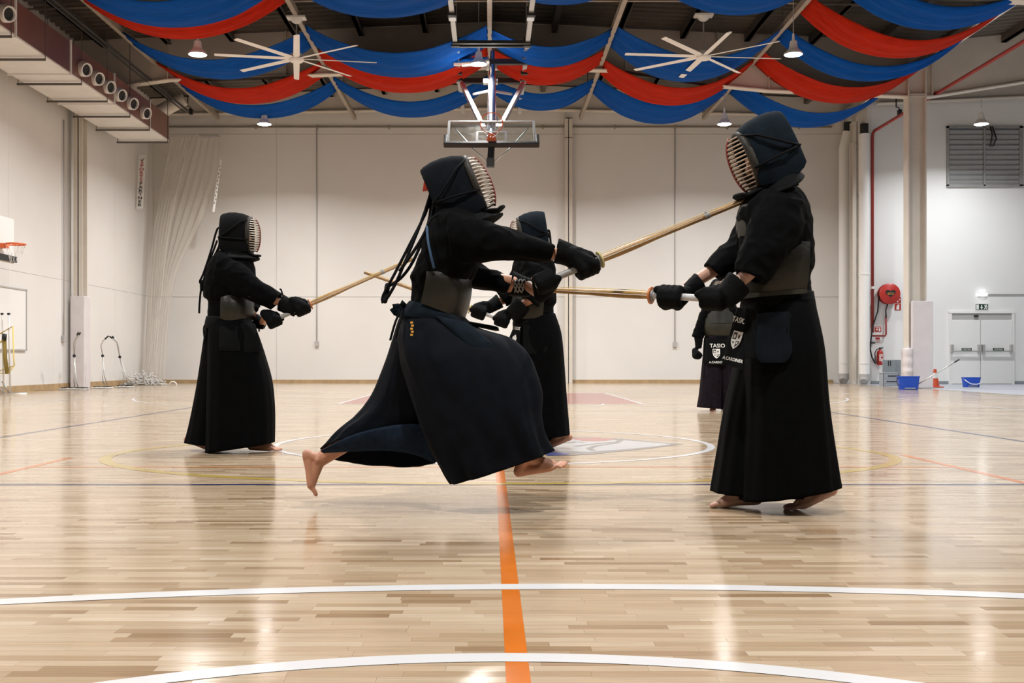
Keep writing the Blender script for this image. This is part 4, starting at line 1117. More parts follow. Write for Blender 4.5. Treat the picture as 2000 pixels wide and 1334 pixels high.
net_sheet([(335, 372, 268, 32.2), (318, 350, 360, 32.2), (300, 330, 460, 32.1), (292, 318, 560, 32.0), (288, 308, 660, 31.9), (275, 305, 742, 31.8)], seed=4).build('net_curtain', M['net'], r, smooth=True, fixn=False)
net_sheet([(256, 340, 272, 32.8), (256, 330, 400, 32.8), (258, 312, 560, 32.7), (256, 290, 742, 32.6)], n=30, seed=7, amp=0.03).build('net_curtain', net_mat('thin_netting', 0.16), r, smooth=True, fixn=False)
b = MB(); b.span(Xp(390, 32.6), Xp(428, 32.6), 32.5, 32.7, Zp(268, 32.6), Zp(264, 32.6)); b.build('header_bar', M['conduit'], r)
# heap at the floor
hb = MB(); hcen = FL(277, 751); 
for k in range(70):
    a = random.random()*2*PI; q = random.random()**0.6
    c0 = Vector((Xp(277, 30.5) + 0.50*q*math.cos(a), 30.5 + 0.32*q*math.sin(a), 0.02 + 0.26*(1 - q)*random.random()))
    pts = [c0]
    dv = Vector((random.uniform(-1, 1), random.uniform(-1, 1), random.uniform(-0.3, 0.5))).normalized()
    for s in range(5):
        dv = (dv + Vector((random.uniform(-0.7, 0.7), random.uniform(-0.7, 0.7), random.uniform(-0.6, 0.4)))).normalized()
        q_ = pts[-1] + dv*0.09; q_.z = max(q_.z, 0.02); pts.append(q_)
    hb.tube(pts, 0.018, 5)
hb.build('net_heap', M['net'] if False else net_mat('bundled_netting', 0.75, (0.66, 0.64, 0.62)), r, smooth=True)
b = MB(); b.torus(FL(338, 752.5) + Vector((0, 0, 0.0)), 0.10, 0.02, (0, 1, 0.15), 20, 6, 0, PI); tag(b.build('rope_loop', M['white'], smooth=True), 'small white loop lying at the skirting right of the netting heap', 'rope')
# sponsor banners
def banner(p0, p1, w, label, D):
    r = empty('hanging_banner', W(*p1, D), label, 'banner', 'vertical banners on the netting')
    a, c = W(*p0, D), W(*p1, D); ax = (c - a).normalized(); wx = Vector((1, 0, 0)) * w/2
    b = MB(); b.loft([[a - wx, a + wx, c + wx, c - wx], [a - wx + Vector((0, 0.01, 0)), a + wx + Vector((0, 0.01, 0)), c + wx + Vector((0, 0.01, 0)), c - wx + Vector((0, 0.01, 0))]]); b.build('cloth', M['white'], r)
    return r, a, c, ax
r, a, c, ax = banner((278.5, 303), (272.5, 407), 0.2, 'white vertical banner with red and black lettering in the far left corner', 31.6)
L_ = (c - a).length
word = [('S', 'red'), ('P', 'red'), ('O', 'red'), ('R', 'red'), ('T', 'red'), ('S', 'red'), ('P', 'black'), ('A', 'black'), ('R', 'black'), ('T', 'black'), ('N', 'black'), ('E', 'black'), ('R', 'black')]
side = Vector((1, 0, 0))
for k, (ch, m_) in enumerate(word):
    p = a + ax * (0.16 + (L_ - 0.20) * (k + 0.5)/13) + Vector((0, -0.012, 0))
    text_mesh(ch, 0.125, M[m_], basis(p, side, -ax) @ Matrix.Diagonal((1.45, 1, 1, 1)), r, 'lettering', align='CENTER')
b = MB(); b.torus(a + ax*0.10 + Vector((0, -0.006, 0)), 0.05, 0.008, (0, 1, 0), 16, 6, -2.6, 0.4); b.build('swoosh', M['black'], r)
r, a, c, ax = banner((431.5, 312), (417, 414), 0.07, 'narrow white banner hanging slanted at the gathered netting, seen almost edge-on', 31.9)
b = MB()
for k in range(11): 
    p = a + ax*(0.2 + 0.11*k); b.box(p + Vector((0.015 if k % 2 else -0.01, -0.004, 0)), (0.03, 0.004, 0.045))
b.build('lettering', M['line_dark'], r)
# ================================================================== PEOPLE
def foot(mb, ball, fwd, side, pitch=0.0, toe=0.0, s=1.0, roll=0.0):
    """bare foot; ball = sole point under the ball of the foot, side = towards the big toe. Returns the ankle."""
    fwd = Vector(fwd).normalized(); side = Vector(side); up = Vector((0, 0, 1))
    side = (side - fwd*side.dot(fwd)).normalized()
    upv = fwd.cross(side); 
    if upv.dot(up) < 0: upv = -upv
    def P(x, y, z, p=None):
        p = pitch if p is None else p
        x, y, z = x*s, y*s, z*s
        xr = x*math.cos(p) + z*math.sin(p); zr_ = -x*math.sin(p) + z*math.cos(p)
        return Vector(ball) + fwd*xr + side*y + upv*zr_
    c = lambda a, b_, ra, rb: mb.capsule(a, b_, ra*s, rb*s, 10, 3)
    c(P(-.168, 0, .030), P(-.150, 0, .050), .029, .029)
    c(P(-.160, .004, .028), P(-.02, -.030, .017), .027, .016)
    c(P(-.160, 0, .034), P(-.002, .028, .022), .026, .020)
    c(P(-.152, 0, .055), P(-.128, 0, .088), .029, .034)
    c(P(-.128, 0, .088), P(-.05, .010, .050), .036, .026)
    c(P(-.05, .010, .050), P(.004, .012, .026), .026, .020)
    c(P(-.06, -.006, .040), P(-.012, -.018, .022), .024, .017)
    mb.ellipsoid(P(-.128, .033, .082), (.013*s,)*3, seg=8, k=6); mb.ellipsoid(P(-.132, -.033, .076), (.013*s,)*3, seg=8, k=6)
    ys_ = (.029, .011, -.005, -.020, -.034); xs_ = (.012, .016, .011, .001, -.011); ln = (.052, .047, .041, .034, .028); rd = (.0125, .0090, .0086, .0083, .0085)
    for y, x, l, rr in zip(ys_, xs_, ln, rd):
        b0 = P(x*0.3, y, .017); c(P(-.04, y*0.55, .036), b0, .013, rr*1.15)
        k1 = b0 + (P(l*0.55, 0, .004, toe) - P(0, 0, 0, toe)); k2 = b0 + (P(l, y*0.03, rr - .017 + .001, toe) - P(0, 0, 0, toe))
        c(b0, k1, rr*1.1, rr*1.02); c(k1, k2, rr*1.05, rr)
    return P(-.128, 0, .095)

def fist(mb, c, ax, out, s=1.0, pad=0.0):
    """hand closed round a handle: c = handle centre, ax = handle direction (little finger -> index), out = from wrist to knuckles"""
    c = Vector(c); ax = Vector(ax).normalized(); out = Vector(out); out = (out - ax*out.dot(ax)).normalized(); n = ax.cross(out).normalized()
    R = 0.030*s
    for k in range(4):
        a = ax * (k - 1.5) * 0.021 * s
        pts = [c + a + (out*math.cos(f) + n*math.sin(f)) * R * (1.12 if f < 0.5 else 1.0) for f in [math.radians(q) for q in (-75, -30, 15, 60, 110, 160, 205)]]
        for p, q in zip(pts[:-1], pts[1:]): mb.capsule(p, q, 0.0105*s + pad, 0.0105*s + pad, 8, 2)
    w = c - out*0.058*s - n*0.022*s - ax*0.035*s
    mb.capsule(c - n*R*1.0 + ax*0.022*s + out*0.012*s, w, 0.017*s + pad, 0.024*s + pad*0.6, 10, 3)
    mb.capsule(c - n*R*1.0 - ax*0.024*s + out*0.012*s, w, 0.016*s + pad, 0.024*s + pad*0.6, 10, 3)
    t0 = c - out*R*1.0 + ax*0.03*s; 
    mb.capsule(w + ax*0.02*s, t0, 0.017*s + pad*0.8, 0.013*s + pad, 8, 3)
    mb.capsule(t0, c + ax*0.052*s + n*R*0.9, 0.012*s + pad, 0.0105*s + pad, 8, 3)
    return w

def head(mb, c, fw, s=1.0):
    """skull, jaw, nose, brow, ears, chin; fw = face direction"""
    fw = Vector(fw).normalized(); up = Vector((0, 0, 1)); up = (up - fw*up.dot(fw)).normalized(); sd = fw.cross(up)
    R = Matrix((fw, sd, up)).transposed(); P = lambda x, y, z: Vector(c) + R @ Vector((x, y, z))*s
    mb.ellipsoid(P(-.015, 0, .03), (.098*s, .077*s, .088*s), R)
    mb.ellipsoid(P(.02, 0, -.035), (.066*s, .060*s, .078*s), R)
    mb.ellipsoid(P(.062, 0, -.09), (.024*s, .028*s, .022*s), R, 10, 6)
    mb.capsule(P(.082, 0, .02), P(.102, 0, -.022), .010*s, .014*s, 8, 3)
    mb.capsule(P(.076, -.03, .03), P(.076, .03, .03), .013*s, .013*s, 8, 3)
    mb.capsule(P(.082, -.018, -.056), P(.082, .018, -.056), .008*s, .008*s, 8, 3)
    for y in (-1, 1):
        mb.ellipsoid(P(.070, y*.031, .008), (.013*s, .015*s, .011*s), R, 10, 6)
        mb.ellipsoid(P(-.012, y*.078, -.008), (.022*s, .010*s, .032*s), R, 10, 6)

def build_body(person, J, fw, feet, hands, skin, voxel=0.006):
    """J: joints in world space; one continuous voxel-fused surface"""
    mb = MB()
    head(mb, J['head'], fw)
    mb.capsule(J['head'] - Vector((0, 0, .06)), J['neck'], .055, .062)
    mb.capsule(J['neck'], J['chest'], .070, .105, 16); mb.capsule(J['chest'], J['pelvis'], .105, .095, 16)
    for sd in ('n', 'f'):
        mb.capsule(J['chest'] + (J['sh_' + sd] - J['chest'])*0.35 + Vector((0, 0, 0.02)), J['sh_' + sd], .07, .042)
        mb.capsule(J['sh_' + sd], J['el_' + sd], .042, .036); mb.capsule(J['el_' + sd], J['wr_' + sd], .036, .029)
        mb.capsule(J['pelvis'], J['hip_' + sd], .09, .085); mb.capsule(J['hip_' + sd], J['kn_' + sd], .08, .056)
        ball, f_, s_, p_, t_, sc = feet[sd]
        an = foot(mb, ball, f_, s_, p_, t_, sc)
        mid = J['kn_' + sd].lerp(an, 0.35)
        mb.capsule(J['kn_' + sd], mid, .056, .054); mb.capsule(mid, an, .054, .036)
        c_, ax_, out_ = hands[sd]
        w = fist(mb, c_, ax_, out_, 0.92)
        mb.capsule(J['wr_' + sd], w, .029, .026)
    me = remesh(mb, voxel, 3, 0.5, base=wloc(person), name='body')
    return link('body', me, M[skin], person)

# ---- helmet, built once in its own frame: x = forward, y = left, z = up, rim plane at x = 0
HC = {}
def helmet_meshes():
    def U(x, z_low, z_top, hw, hw_low, n=26, flat=0.75):
        pts = []
        for i in range(n + 1):
            t = i / n
            a = PI * t
            cy = math.cos(a); sy = math.sin(a)
            y = spow(cy, flat) * (hw_low + (hw - hw_low) * sy)
            z = z_low + (z_top - z_low) * (abs(sy) ** 0.62)
            pts.append(Vector((x, y, z)))
        return pts
    rings = [U(0.012, -0.128, 0.128, 0.098, 0.086), U(-0.01, -0.135, 0.145, 0.106, 0.098), U(-0.05, -0.145, 0.160, 0.110, 0.108), U(-0.10, -0.148, 0.168, 0.110, 0.112), U(-0.15, -0.145, 0.168, 0.104, 0.112), U(-0.19, -0.125, 0.160, 0.094, 0.108), U(-0.21, -0.105, 0.150, 0.082, 0.100)]
    b = MB(); b.loft(rings, False, False, closed=False)
    me = b.mesh('cap_shell'); HC['shell'] = me
    # side flap: sweeps from the back round under the jaw
    b = MB(); g = []
    for i in range(33):
        t = i/32; a = math.radians(-154 + 308*t)       # 0 = front
        ex, ey = math.cos(a), math.sin(a)
        front = max(0.0, ex)
        ring = []
        for q, (k, dz) in enumerate(((0.0, 0.0), (0.35, -0.020), (0.7, -0.036), (1.0, -0.046))):
            rx = 0.095 + 0.02*k + 0.05*k*front; ry = 0.108 + 0.085*k*abs(ey)**0.7
            x = -0.085 + ex*rx
            z = -0.132 + dz*(1.0 + 0.25*abs(ey)) - 0.012*front + 0.035*max(0, -ex)*(1 - k*0.3) + 0.012*k*k*front
            ring.append(Vector((x, ey*ry, z)))
        g.append(ring)
    b.loft(g, False, False, closed=False); HC['flap'] = b.mesh('shoulder_flap')
    b = MB(); g = []
    for i in range(9):
        v = i/8; ring = []
        for j in range(9):
            u = j/8*2 - 1; w = 0.070*(1 - 0.25*v*v)
            ring.append(Vector((0.004 + 0.085*v - 0.02*u*u + 0.01*math.sin(v*3), u*w, -0.135 - 0.042*v + 0.045*max(0, v - 0.62)*1.4)))
        g.append(ring)
    b.loft(g, False, False, closed=False); HC['throat'] = b.mesh('throat_guard')
    # rim and bars
    def hwz(z): return 0.098*math.sqrt(max(0.0, 1 - (abs(z)/0.142)**2.6))
    def bulge(z): return 0.074*math.sqrt(max(0.0, 1 - (abs(z + 0.008)/0.150)**2.2))
    b = MB(); pts = []
    for i in range(48):
        a = 2*PI*i/48; z = 0.132*math.sin(a); y = 0.098*spow(math.cos(a), 0.8); pts.append(Vector((0.006, y, z)))
    rg = []
    for i, p in enumerate(pts):
        d = Vector((0, p.y, p.z)).normalized(); rg.append([p + d*0.013 + Vector((-0.016, 0, 0)), p + d*0.013 + Vector((0.012, 0, 0)), p - d*0.008 + Vector((0.016, 0, 0)), p - d*0.008 + Vector((-0.016, 0, 0))])
    b.loft(rg + [rg[0]], False, False); HC['rim'] = b.mesh('leather_rim')
    HC['bars'] = []
    for k in range(14):
        z = 0.117 - 0.234*k/13; w = hwz(z); bl = bulge(z); b = MB()
        pts = [Vector((0.008 + bl*(1 - (abs(u)**2.2)), u*w, z)) for u in [i/8 - 1 for i in range(17)]]
        b.tube(pts, 0.0036, 6, sq=1.15); me = b.mesh('grille_bar')
        HC['bars'].append(me)
    b = MB(); b.tube([Vector((0.010 + bulge(z), 0, z)) for z in [0.128 - 0.256*i/20 for i in range(21)]], 0.0062, 6); HC['vbar'] = b.mesh('centre_bar')
    for k in ('shell', 'flap', 'throat', 'rim', 'vbar'):
        for p in HC[k].polygons: p.use_smooth = True
    for me in HC['bars']:
        for p in me.polygons: p.use_smooth = True
helmet_meshes()

def helmet(person, rim_c, yaw, tilt, mat_top='navy', cords=(), tail=None, towel='towel_dark', roll=0.0, bar='bar', s=1.0, throat=0.0, ts=1.0):
    """rim_c: world position of the grille rim centre; yaw 0 = facing +X; tilt > 0 looks up"""
    Mx = Matrix.Translation(Vector(rim_c) - wloc(person)) @ Matrix.Rotation(yaw, 4, 'Z') @ Matrix.Rotation(-tilt, 4, 'Y') @ Matrix.Rotation(roll, 4, 'X') @ Matrix.Scale(s, 4)
    def part(key, m, name, parent, thick=0.0, me=None):
        me = (me or HC[key]).copy(); me.materials.clear()
        o = link(name, me, M[m], parent)
        if thick:
            sdf = o.modifiers.new('thick', 'SOLIDIFY'); sdf.thickness = thick; sdf.offset = 0.0
            bv = o.modifiers.new('round', 'BEVEL'); bv.width = thick*0.3; bv.segments = 2; bv.limit_method = 'ANGLE'
        return o
    h = part('shell', mat_top, 'helmet', person, 0.016); h.matrix_local = Mx
    part('flap', 'black_pad', 'shoulder_flap', h, 0.012); tg = part('throat', 'black_pad', 'throat_guard', h, 0.012)
    pv = Vector((0.0, 0, -0.130)); tg.matrix_local = Matrix.Translation(pv) @ Matrix.Rotation(-throat, 4, 'Y') @ Matrix.Scale(ts, 4) @ Matrix.Translation(-pv)
    part('rim', 'rim', 'leather_rim', h); part('vbar', 'bar_red', 'centre_bar', h)
    for me in HC['bars']: part(None, bar, 'grille_bar', h, me=me)
    # towel-wrapped crown visible at the open back
    b = MB(); b.ellipsoid((-0.125, 0, 0.035), (0.085, 0.080, 0.105)); me = b.mesh('head_towel')
    for p in me.polygons: p.use_smooth = True
    part(None, towel if towel != 'towel_red' else 'towel_dark', 'head_towel', h, me=me)
    # tied cords along the sides
    b = MB()
    for sgn in (-1, 1):
        b.tube([(0.016, sgn*0.06, 0.120), (-0.05, sgn*0.116, 0.085), (-0.10, sgn*0.129, 0.045), (-0.16, sgn*0.131, 0.0), (-0.212, sgn*0.105, -0.025), (-0.215, 0, -0.030)], 0.006, 6)
        b.tube([(0.014, sgn*0.102, -0.045), (-0.05, sgn*0.126, -0.040), (-0.12, sgn*0.134, -0.034), (-0.19, sgn*0.122, -0.028), (-0.218, sgn*0.06, -0.030)], 0.006, 6)
    b.ellipsoid((-0.222, 0, -0.030), (0.018, 0.03, 0.02), None, 10, 6)
    b.build('helmet_cord', M['cord'], h, smooth=True, local=True)
    return h, Mx

def tails(person, strands, r=0.007, name='cord_tail', m='cord'):
    for pts in strands:
        b = MB(); pp = crom([tuple(p) for p in pts], 24); b.tube([Vector(p) for p in pp], r, 6); b.build(name, M[m], person, smooth=True)

def panel(person, c4, thick, m, name, nu=10, nv=10, bulge=0.0, wave=0.0, round_=0.0, parent=None):
    """padded flap from four corners: top-left, top-right, bottom-right, bottom-left"""
    tl, tr, br, bl = [Vector(c) for c in c4]
    nrm = (tr - tl).cross(bl - tl).normalized(); b = MB(); top = []; bot = []
    def pt(u, v):
        if round_ and v > 0.8:
            e = (v - 0.8)/0.2; u = 0.5 + (u - 0.5)*(1 - round_*e*e)
        p = tl.lerp(tr, u).lerp(bl.lerp(br, u), v)
        return p + nrm*(bulge*math.sin(PI*u)*math.sin(PI*v*0.9) + wave*math.sin(v*5 + u*3))
    rings = []
    for i in range(nv + 1):
        v = i/nv; A = [pt(j/nu, v) for j in range(nu + 1)]; e = 0.35 if i in (0, nv) else 1.0
        ring = [p + nrm*thick/2*(0.4*e if j in (0, nu) else e) for j, p in enumerate(A)] + [p - nrm*thick/2*(0.4*e if j in (0, nu) else e) for j, p in reversed(list(enumerate(A)))]
        rings.append(ring)
    b.loft(rings); return b.build(name, M[m], parent or person, smooth=50)

def shell_strip(rows, D0, front, half, n=28, m=10, ex=2.2, th=0.010):
    """curved shell round part of an ellipse, e.g. a breastplate. front: angle of the front, half: half opening"""
    outer = cloth_rings(rows, D0, n, m, ex, None, front - half, front + half)
    b = MB(); rings = []
    for ring in outer:
        c = sum(ring, Vector())/len(ring); inner = [p + (c - p).normalized()*th for p in reversed(ring)]
        rings.append(ring + inner)
    b.loft(rings); return b

def pleats(k=16, amp=0.05, start=0.12, seed=0.0, bias=0.0, fine=0.0, big=0.03):
    def f(t, th):
        g = max(0.0, (t - start)/(1 - start)); w = th*k/(2*PI) + 0.35*noise.noise(Vector((th*1.3, seed, t*0.8)))
        s_ = w - math.floor(w); saw = (s_/0.8 if s_ < 0.8 else (1 - s_)/0.2) - 0.5
        return amp*g**0.8*saw + big*g*noise.noise(Vector((math.cos(th)*1.6, math.sin(th)*1.6 + seed, t*2.2))) + big*0.7*g*noise.noise(Vector((math.cos(th)*4.5, math.sin(th)*4.5 + seed, t*2.6))) + fine*noise.noise(Vector((th*3 + seed, t*9, 1)))
    return f

def leg_cloth(person, rows, D0, m, name, pl, n=96, mm=44, ex=2.4, depth=0.55):
    b = MB(); hollow(b, cloth_rings(rows, D0, n, mm, ex, pl), 0.010, depth)
    return b.build(name, M[m], person, smooth=True, fixn=True)

def jacket(person, torso, sleeves, D0, m='keiko', voxel=0.008, seed=0.0, amp=0.006):
    b = MB(); b.loft(cloth_rings(torso, D0, 48, 26, 2.2))
    for sl in sleeves: hollow(b, cloth_rings(sl, D0, 32, 18, 2.1), 0.017, 0.3)
    def disp(p):
        q = Vector((p.x*9, p.y*9, p.z*13 + seed)); w = noise.noise(q)
        q2 = Vector((p.x*11 + p.z*9 + seed, p.y*16, p.z*13 - p.x*7)); return amp*w + amp*1.1*(0.35 - abs(noise.noise(q2)))*2.0
    me = remesh(b, voxel, 5, 0.5, disp, wloc(person), 'jacket')
    return link('jacket', me, M[m], person)

def glove(person, cuff, D0, c, ax, out, m='black_pad', s=1.0, voxel=0.006, label=None):
    b = MB(); hollow(b, list(reversed(cloth_rings(cuff, D0, 28, 12, 2.2))), 0.013, 0.45)
    fist(b, c, ax, out, 1.06*s, 0.0085)
    b.ellipsoid(Vector(c), (0.034*s,)*3, None, 12, 8)
    def disp(p): return 0.002*noise.noise(p*60)
    me = remesh(b, voxel, 4, 0.5, disp, wloc(person), 'glove')
    o = link('glove', me, M[m], person)
    return o

def rope_band(person, rows, D0, m, name, n=64, mm=8, ex=2.3, mod=None):
    b = MB(); b.loft(cloth_rings(rows, D0, n, mm, ex, mod)); return b.build(name, M[m], person, smooth=True)

# ---- bamboo sword, its own thing
def sword(name, guard_p, tip_p, label, grip='leather_white', guard='guard', length=1.18):
    guard_p = Vector(guard_p); tip_p = Vector(tip_p); d = (tip_p - guard_p).normalized(); bl = (tip_p - guard_p).length
    r = empty(name, guard_p, label, 'bamboo sword', 'bamboo swords held by the swordsmen')
    hl = 0.33; a, c = frame_of(d); up = c if c.z > 0 else -c
    for k in range(4):
        rings = []
        for t in [i/16 for i in range(17)]:
            rad = 0.0145 + 0.0065*math.sin(PI*min(1, t*2.3 + 0.12))*(1 - t) - 0.002*t
            cen = guard_p + d*bl*t; a0 = PI/2*k + 0.09; ring = []
            for j in range(7):
                an = a0 + (PI/2 - 0.18)*j/6; ring.append(cen + (a*math.cos(an) + c*math.sin(an))*rad)
            ring.append(cen + (a*math.cos(a0 + PI/4 - .09) + c*math.sin(a0 + PI/4 - .09))*0.002)
            rings.append(ring)
        b = MB(); b.loft(rings); b.build('slat', M['bamboo'], r, smooth=40)
    b = MB(); b.cyl(tip_p - d*0.05, tip_p + d*0.004, 0.0125, 0.0118, 12); b.build('tip_cap', M['leather_grey'], r, smooth=40)
    q = guard_p + d*bl*0.70; b = MB(); b.cyl(q - d*0.014, q + d*0.014, 0.0155, 0.0155, 12); b.ellipsoid(q + up*0.016, (0.007,)*3, None, 8, 6); b.build('binding', M['leather_grey'], r, smooth=40)
    b = MB(); b.tube([guard_p + up*0.022, guard_p + d*bl*0.3 + up*0.021, tip_p + up*0.013], 0.0016, 5); b.build('string', M['yellow'], r)
    b = MB(); b.lathe([(0.012, -0.004), (0.040, -0.004), (0.042, 0.0), (0.040, 0.005), (0.012, 0.005)], guard_p, d, 28); b.build('guard', M[guard], r, smooth=40)
    b = MB(); b.lathe([(0.01, -0.012), (0.024, -0.012), (0.026, -0.004), (0.01, -0.004)], guard_p, d, 18); b.build('guard_stop', M['leather_grey'], r, smooth=40)
    e = guard_p - d*hl; b = MB(); b.lathe([(0.004, -0.004), (0.0155, 0.0), (0.0165, 0.02), (0.0165, hl - 0.01), (0.004, hl - 0.01)], e, d, 18); b.build('grip', M[grip], r, smooth=40)
    return r, d

def crest(person, M4, w, parent):
    """white quartered shield, flat print"""
    h = w*1.35
    def poly(pts, m, z, name):
        b = MB(); b.add([M4 @ Vector((x*w, y*h, z)) for x, y in pts], [tuple(range(len(pts)))]); b.build(name, M[m], parent, fixn=False)
    sh = [(-.5, .5), (.5, .5), (.5, 0), (.42, -.2), (.25, -.36), (0, -.5), (-.25, -.36), (-.42, -.2), (-.5, 0)]
    poly(sh, 'print_white', 0.0004, 'crest')
    poly([(-.42, .42), (-.03, .42), (-.03, .03), (-.42, .03)], 'black', 0.0008, 'crest_field')
    poly([(.03, -.03), (.42, -.03), (.34, -.2), (.2, -.31), (.03, -.41)], 'black', 0.0008, 'crest_field')
    poly([(-.30, .30), (-.14, .30), (-.12, .14), (-.22, .08), (-.32, .14)], 'print_white', 0.0012, 'crest_mark')
    poly([(.12, .32), (.32, .32), (.30, .14), (.22, .08), (.14, .14)], 'black', 0.0008, 'crest_mark')
    poly([(.10, -.08), (.26, -.08), (.26, -.2), (.10, -.22)], 'print_white', 0.0012, 'crest_mark')
    poly([(-.32, -.08), (-.14, -.08), (-.14, -.22), (-.28, -.18)], 'black', 0.0008, 'crest_mark')
X_, Y_, Z_ = Vector((1, 0, 0)), Vector((0, 1, 0)), Vector((0, 0, 1))
PEO = 'swordsmen in black armour'
def joints(D0, **k):
    return {n: W(v[0], v[1], D0 + (v[2] if len(v) > 2 else 0.0)) for n, v in k.items()}

# ---------------------------------------------------------------- leaping swordsman (centre), airborne, facing right
D0 = 5.10
pm = empty('person', W(860, 935, D0), 'person in black armour and navy hakama leaping to the right with a raised sword', 'person', PEO)
swM, dM = sword('bamboo_sword', W(1172, 507, 4.98), W(1467, 386.5, 5.12), 'bamboo sword of the leaping person, its tip at the throat of the tall opponent', 'leather_grey', 'guard_pale')
gM = W(1172, 507, 4.98)
handR = gM - dM*0.075; handL = gM - dM*0.285
J = joints(D0, head=(893, 365), neck=(888, 425), chest=(875, 480), pelvis=(845, 605), sh_n=(893, 455, -.17), el_n=(1000, 488, -.16), wr_n=(1098, 498, -.12), sh_f=(900, 455, .17), el_f=(938, 540, .15), wr_f=(1030, 556, .02),
           hip_n=(860, 630, -.09), kn_n=(985, 735, -.10), hip_f=(835, 630, .09), kn_f=(770, 800, .12))
feet = dict(n=(W(1084, 919, D0 - .10), X_, Y_, math.radians(-11), math.radians(-20), 0.98), f=(W(600, 949, D0 + .12), Vector((1, 0.05, 0)), -Y_, math.radians(80), math.radians(48), 0.90))
hands = dict(n=(handR, dM, Vector((1, 0, -.6))), f=(handL, dM, Vector((-.3, -.3, 1))))
build_body(pm, J, Vector((1, 0, .35)), feet, hands, 'skin', 0.0048)
jacket(pm, [(862, 400, 925, 408, 0, .07), (842, 424, 950, 432, 0, .17), (829, 460, 948, 468, 0, .205), (817, 505, 936, 512, 0, .20), (803, 540, 922, 545, 0, .19), (806, 552, 912, 562, 0, .165), (803, 600, 900, 618, 0, .16)],
       [[(872, 412, 885, 520, -.15, .10), (920, 424, 930, 514, -.17, .095), (972, 440, 982, 508, -.16, .085), (1030, 460, 1034, 509, -.14, .075), (1084, 478, 1077, 514, -.12, .065)],
        [(900, 430, 905, 540, .14, .09), (935, 512, 922, 562, .15, .08), (975, 530, 960, 566, .12, .065), (1004, 545, 988, 574, .08, .05)]], D0, seed=3.1)
# hakama: front leg (near) and trailing leg (far)
leg_cloth(pm, [(800, 596, 900, 612, .02, .16), (788, 622, 935, 640, -.02, .17), (778, 660, 1000, 662, -.05, .18), (786, 705, 1034, 700, -.08, .19), (806, 762, 1052, 755, -.09, .20), (832, 832, 1056, 812, -.10, .20), (856, 892, 1064, 850, -.10, .19), (881, 944, 1077, 880, -.10, .18)],
          D0, 'hakama_navy', 'hakama_front_leg', pleats(11, 0.045, 0.10, 2.0, fine=0.02, big=0.13), depth=0.4)
leg_cloth(pm, [(792, 598, 890, 618, .04, .15), (776, 632, 885, 660, .06, .16), (757, 695, 880, 725, .09, .16), (726, 768, 872, 790, .12, .16, .01), (692, 812, 868, 842, .13, .16, .03), (656, 845, 864, 874, .13, .15, .055), (627, 879, 858, 893, .13, .14, .075)],
          D0, 'hakama_navy', 'hakama_trailing_leg', pleats(9, 0.03, 0.2, 5.0, fine=0.016, big=0.09), depth=0.75)
b = MB(); g_ = []  # added panel on the trailing leg: its lit outer cloth painted in lighter navy
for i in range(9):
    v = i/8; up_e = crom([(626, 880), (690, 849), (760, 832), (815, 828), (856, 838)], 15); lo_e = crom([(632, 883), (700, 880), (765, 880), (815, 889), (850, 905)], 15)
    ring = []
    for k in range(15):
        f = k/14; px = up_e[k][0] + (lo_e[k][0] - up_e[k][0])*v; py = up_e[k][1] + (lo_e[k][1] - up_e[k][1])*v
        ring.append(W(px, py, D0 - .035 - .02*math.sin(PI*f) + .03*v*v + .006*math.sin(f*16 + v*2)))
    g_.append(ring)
b.loft(g_, False, False, closed=False); o = b.build('hakama_lit_patch', M['lit_navy'], pm, smooth=True, fixn=False)
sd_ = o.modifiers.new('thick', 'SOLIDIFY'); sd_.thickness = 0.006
# breastplate
do = shell_strip([(803, 517, 921, 549, 0, .185), (801, 535, 922, 566, 0, .20), (797, 560, 917, 596, 0, .20), (792, 583, 907, 626, 0, .185)], D0, 0.0, math.radians(112)).build('breastplate', M['do'], pm, smooth=40)
shell_strip([(815, 490, 915, 520, 0, .15), (805, 512, 921, 545, 0, .188)], D0, 0.0, math.radians(62), m=6).build('chest_guard', M['black_pad'], do, smooth=40)
tails(pm, [[W(834, 442, D0 - .17), W(836, 470, D0 - .20), W(842, 500, D0 - .215), W(848, 524, D0 - .205)]], 0.006, 'shoulder_cord', 'cord_blue')
tails(pm, [[W(870, 412, D0 - .12), W(845, 425, D0 - .15), W(834, 442, D0 - .17)]], 0.006, 'shoulder_cord', 'cord')
# waist armour
wa = rope_band(pm, [(800, 588, 905, 618, 0, .175), (786, 604, 915, 632, 0, .185), (780, 618, 920, 640, 0, .18)], D0, 'navy', 'waist_belt')
panel(pm, [W(850, 616, D0 - .19), W(912, 630, D0 - .17), W(968, 676, D0 - .22), W(924, 688, D0 - .25)], 0.016, 'navy', 'hip_flap', bulge=-0.012, parent=wa, round_=0.3)
panel(pm, [W(905, 628, D0 - .10), W(912, 632, D0 + .10), W(975, 646, D0 + .09), W(973, 640, D0 - .09)], 0.014, 'black_pad', 'front_flap', bulge=0.0, parent=wa)
b = MB(); b.ellipsoid(W(783, 603, D0 - .06), (.03, .03, .025), None, 10, 6)
for q in ((768, 600), (765, 610), (774, 618), (790, 590)): b.tube([W(785, 603, D0 - .06), W((785 + q[0])/2, (603 + q[1])/2 - 4, D0 - .08), W(q[0], q[1], D0 - .08)], [.012, .014, .017], 6)
b.build('belt_knot', M['navy'], wa, smooth=True)
tails(pm, [[W(783, 606, D0 - .08), W(772, 630, D0 - .12), W(762, 665, D0 - .12)], [W(786, 606, D0 - .10), W(780, 630, D0 - .16), W(773, 660, D0 - .16)]], 0.006, 'belt_cord')
for k in range(5):
    c = W(804 + (k % 2)*1.5, 630 + k*6, D0 - .185 - .001*k); b = MB(); b.box(c, (.012, .004, .009)); 
    o = b.build('embroidery', M['print_gold'], pm)
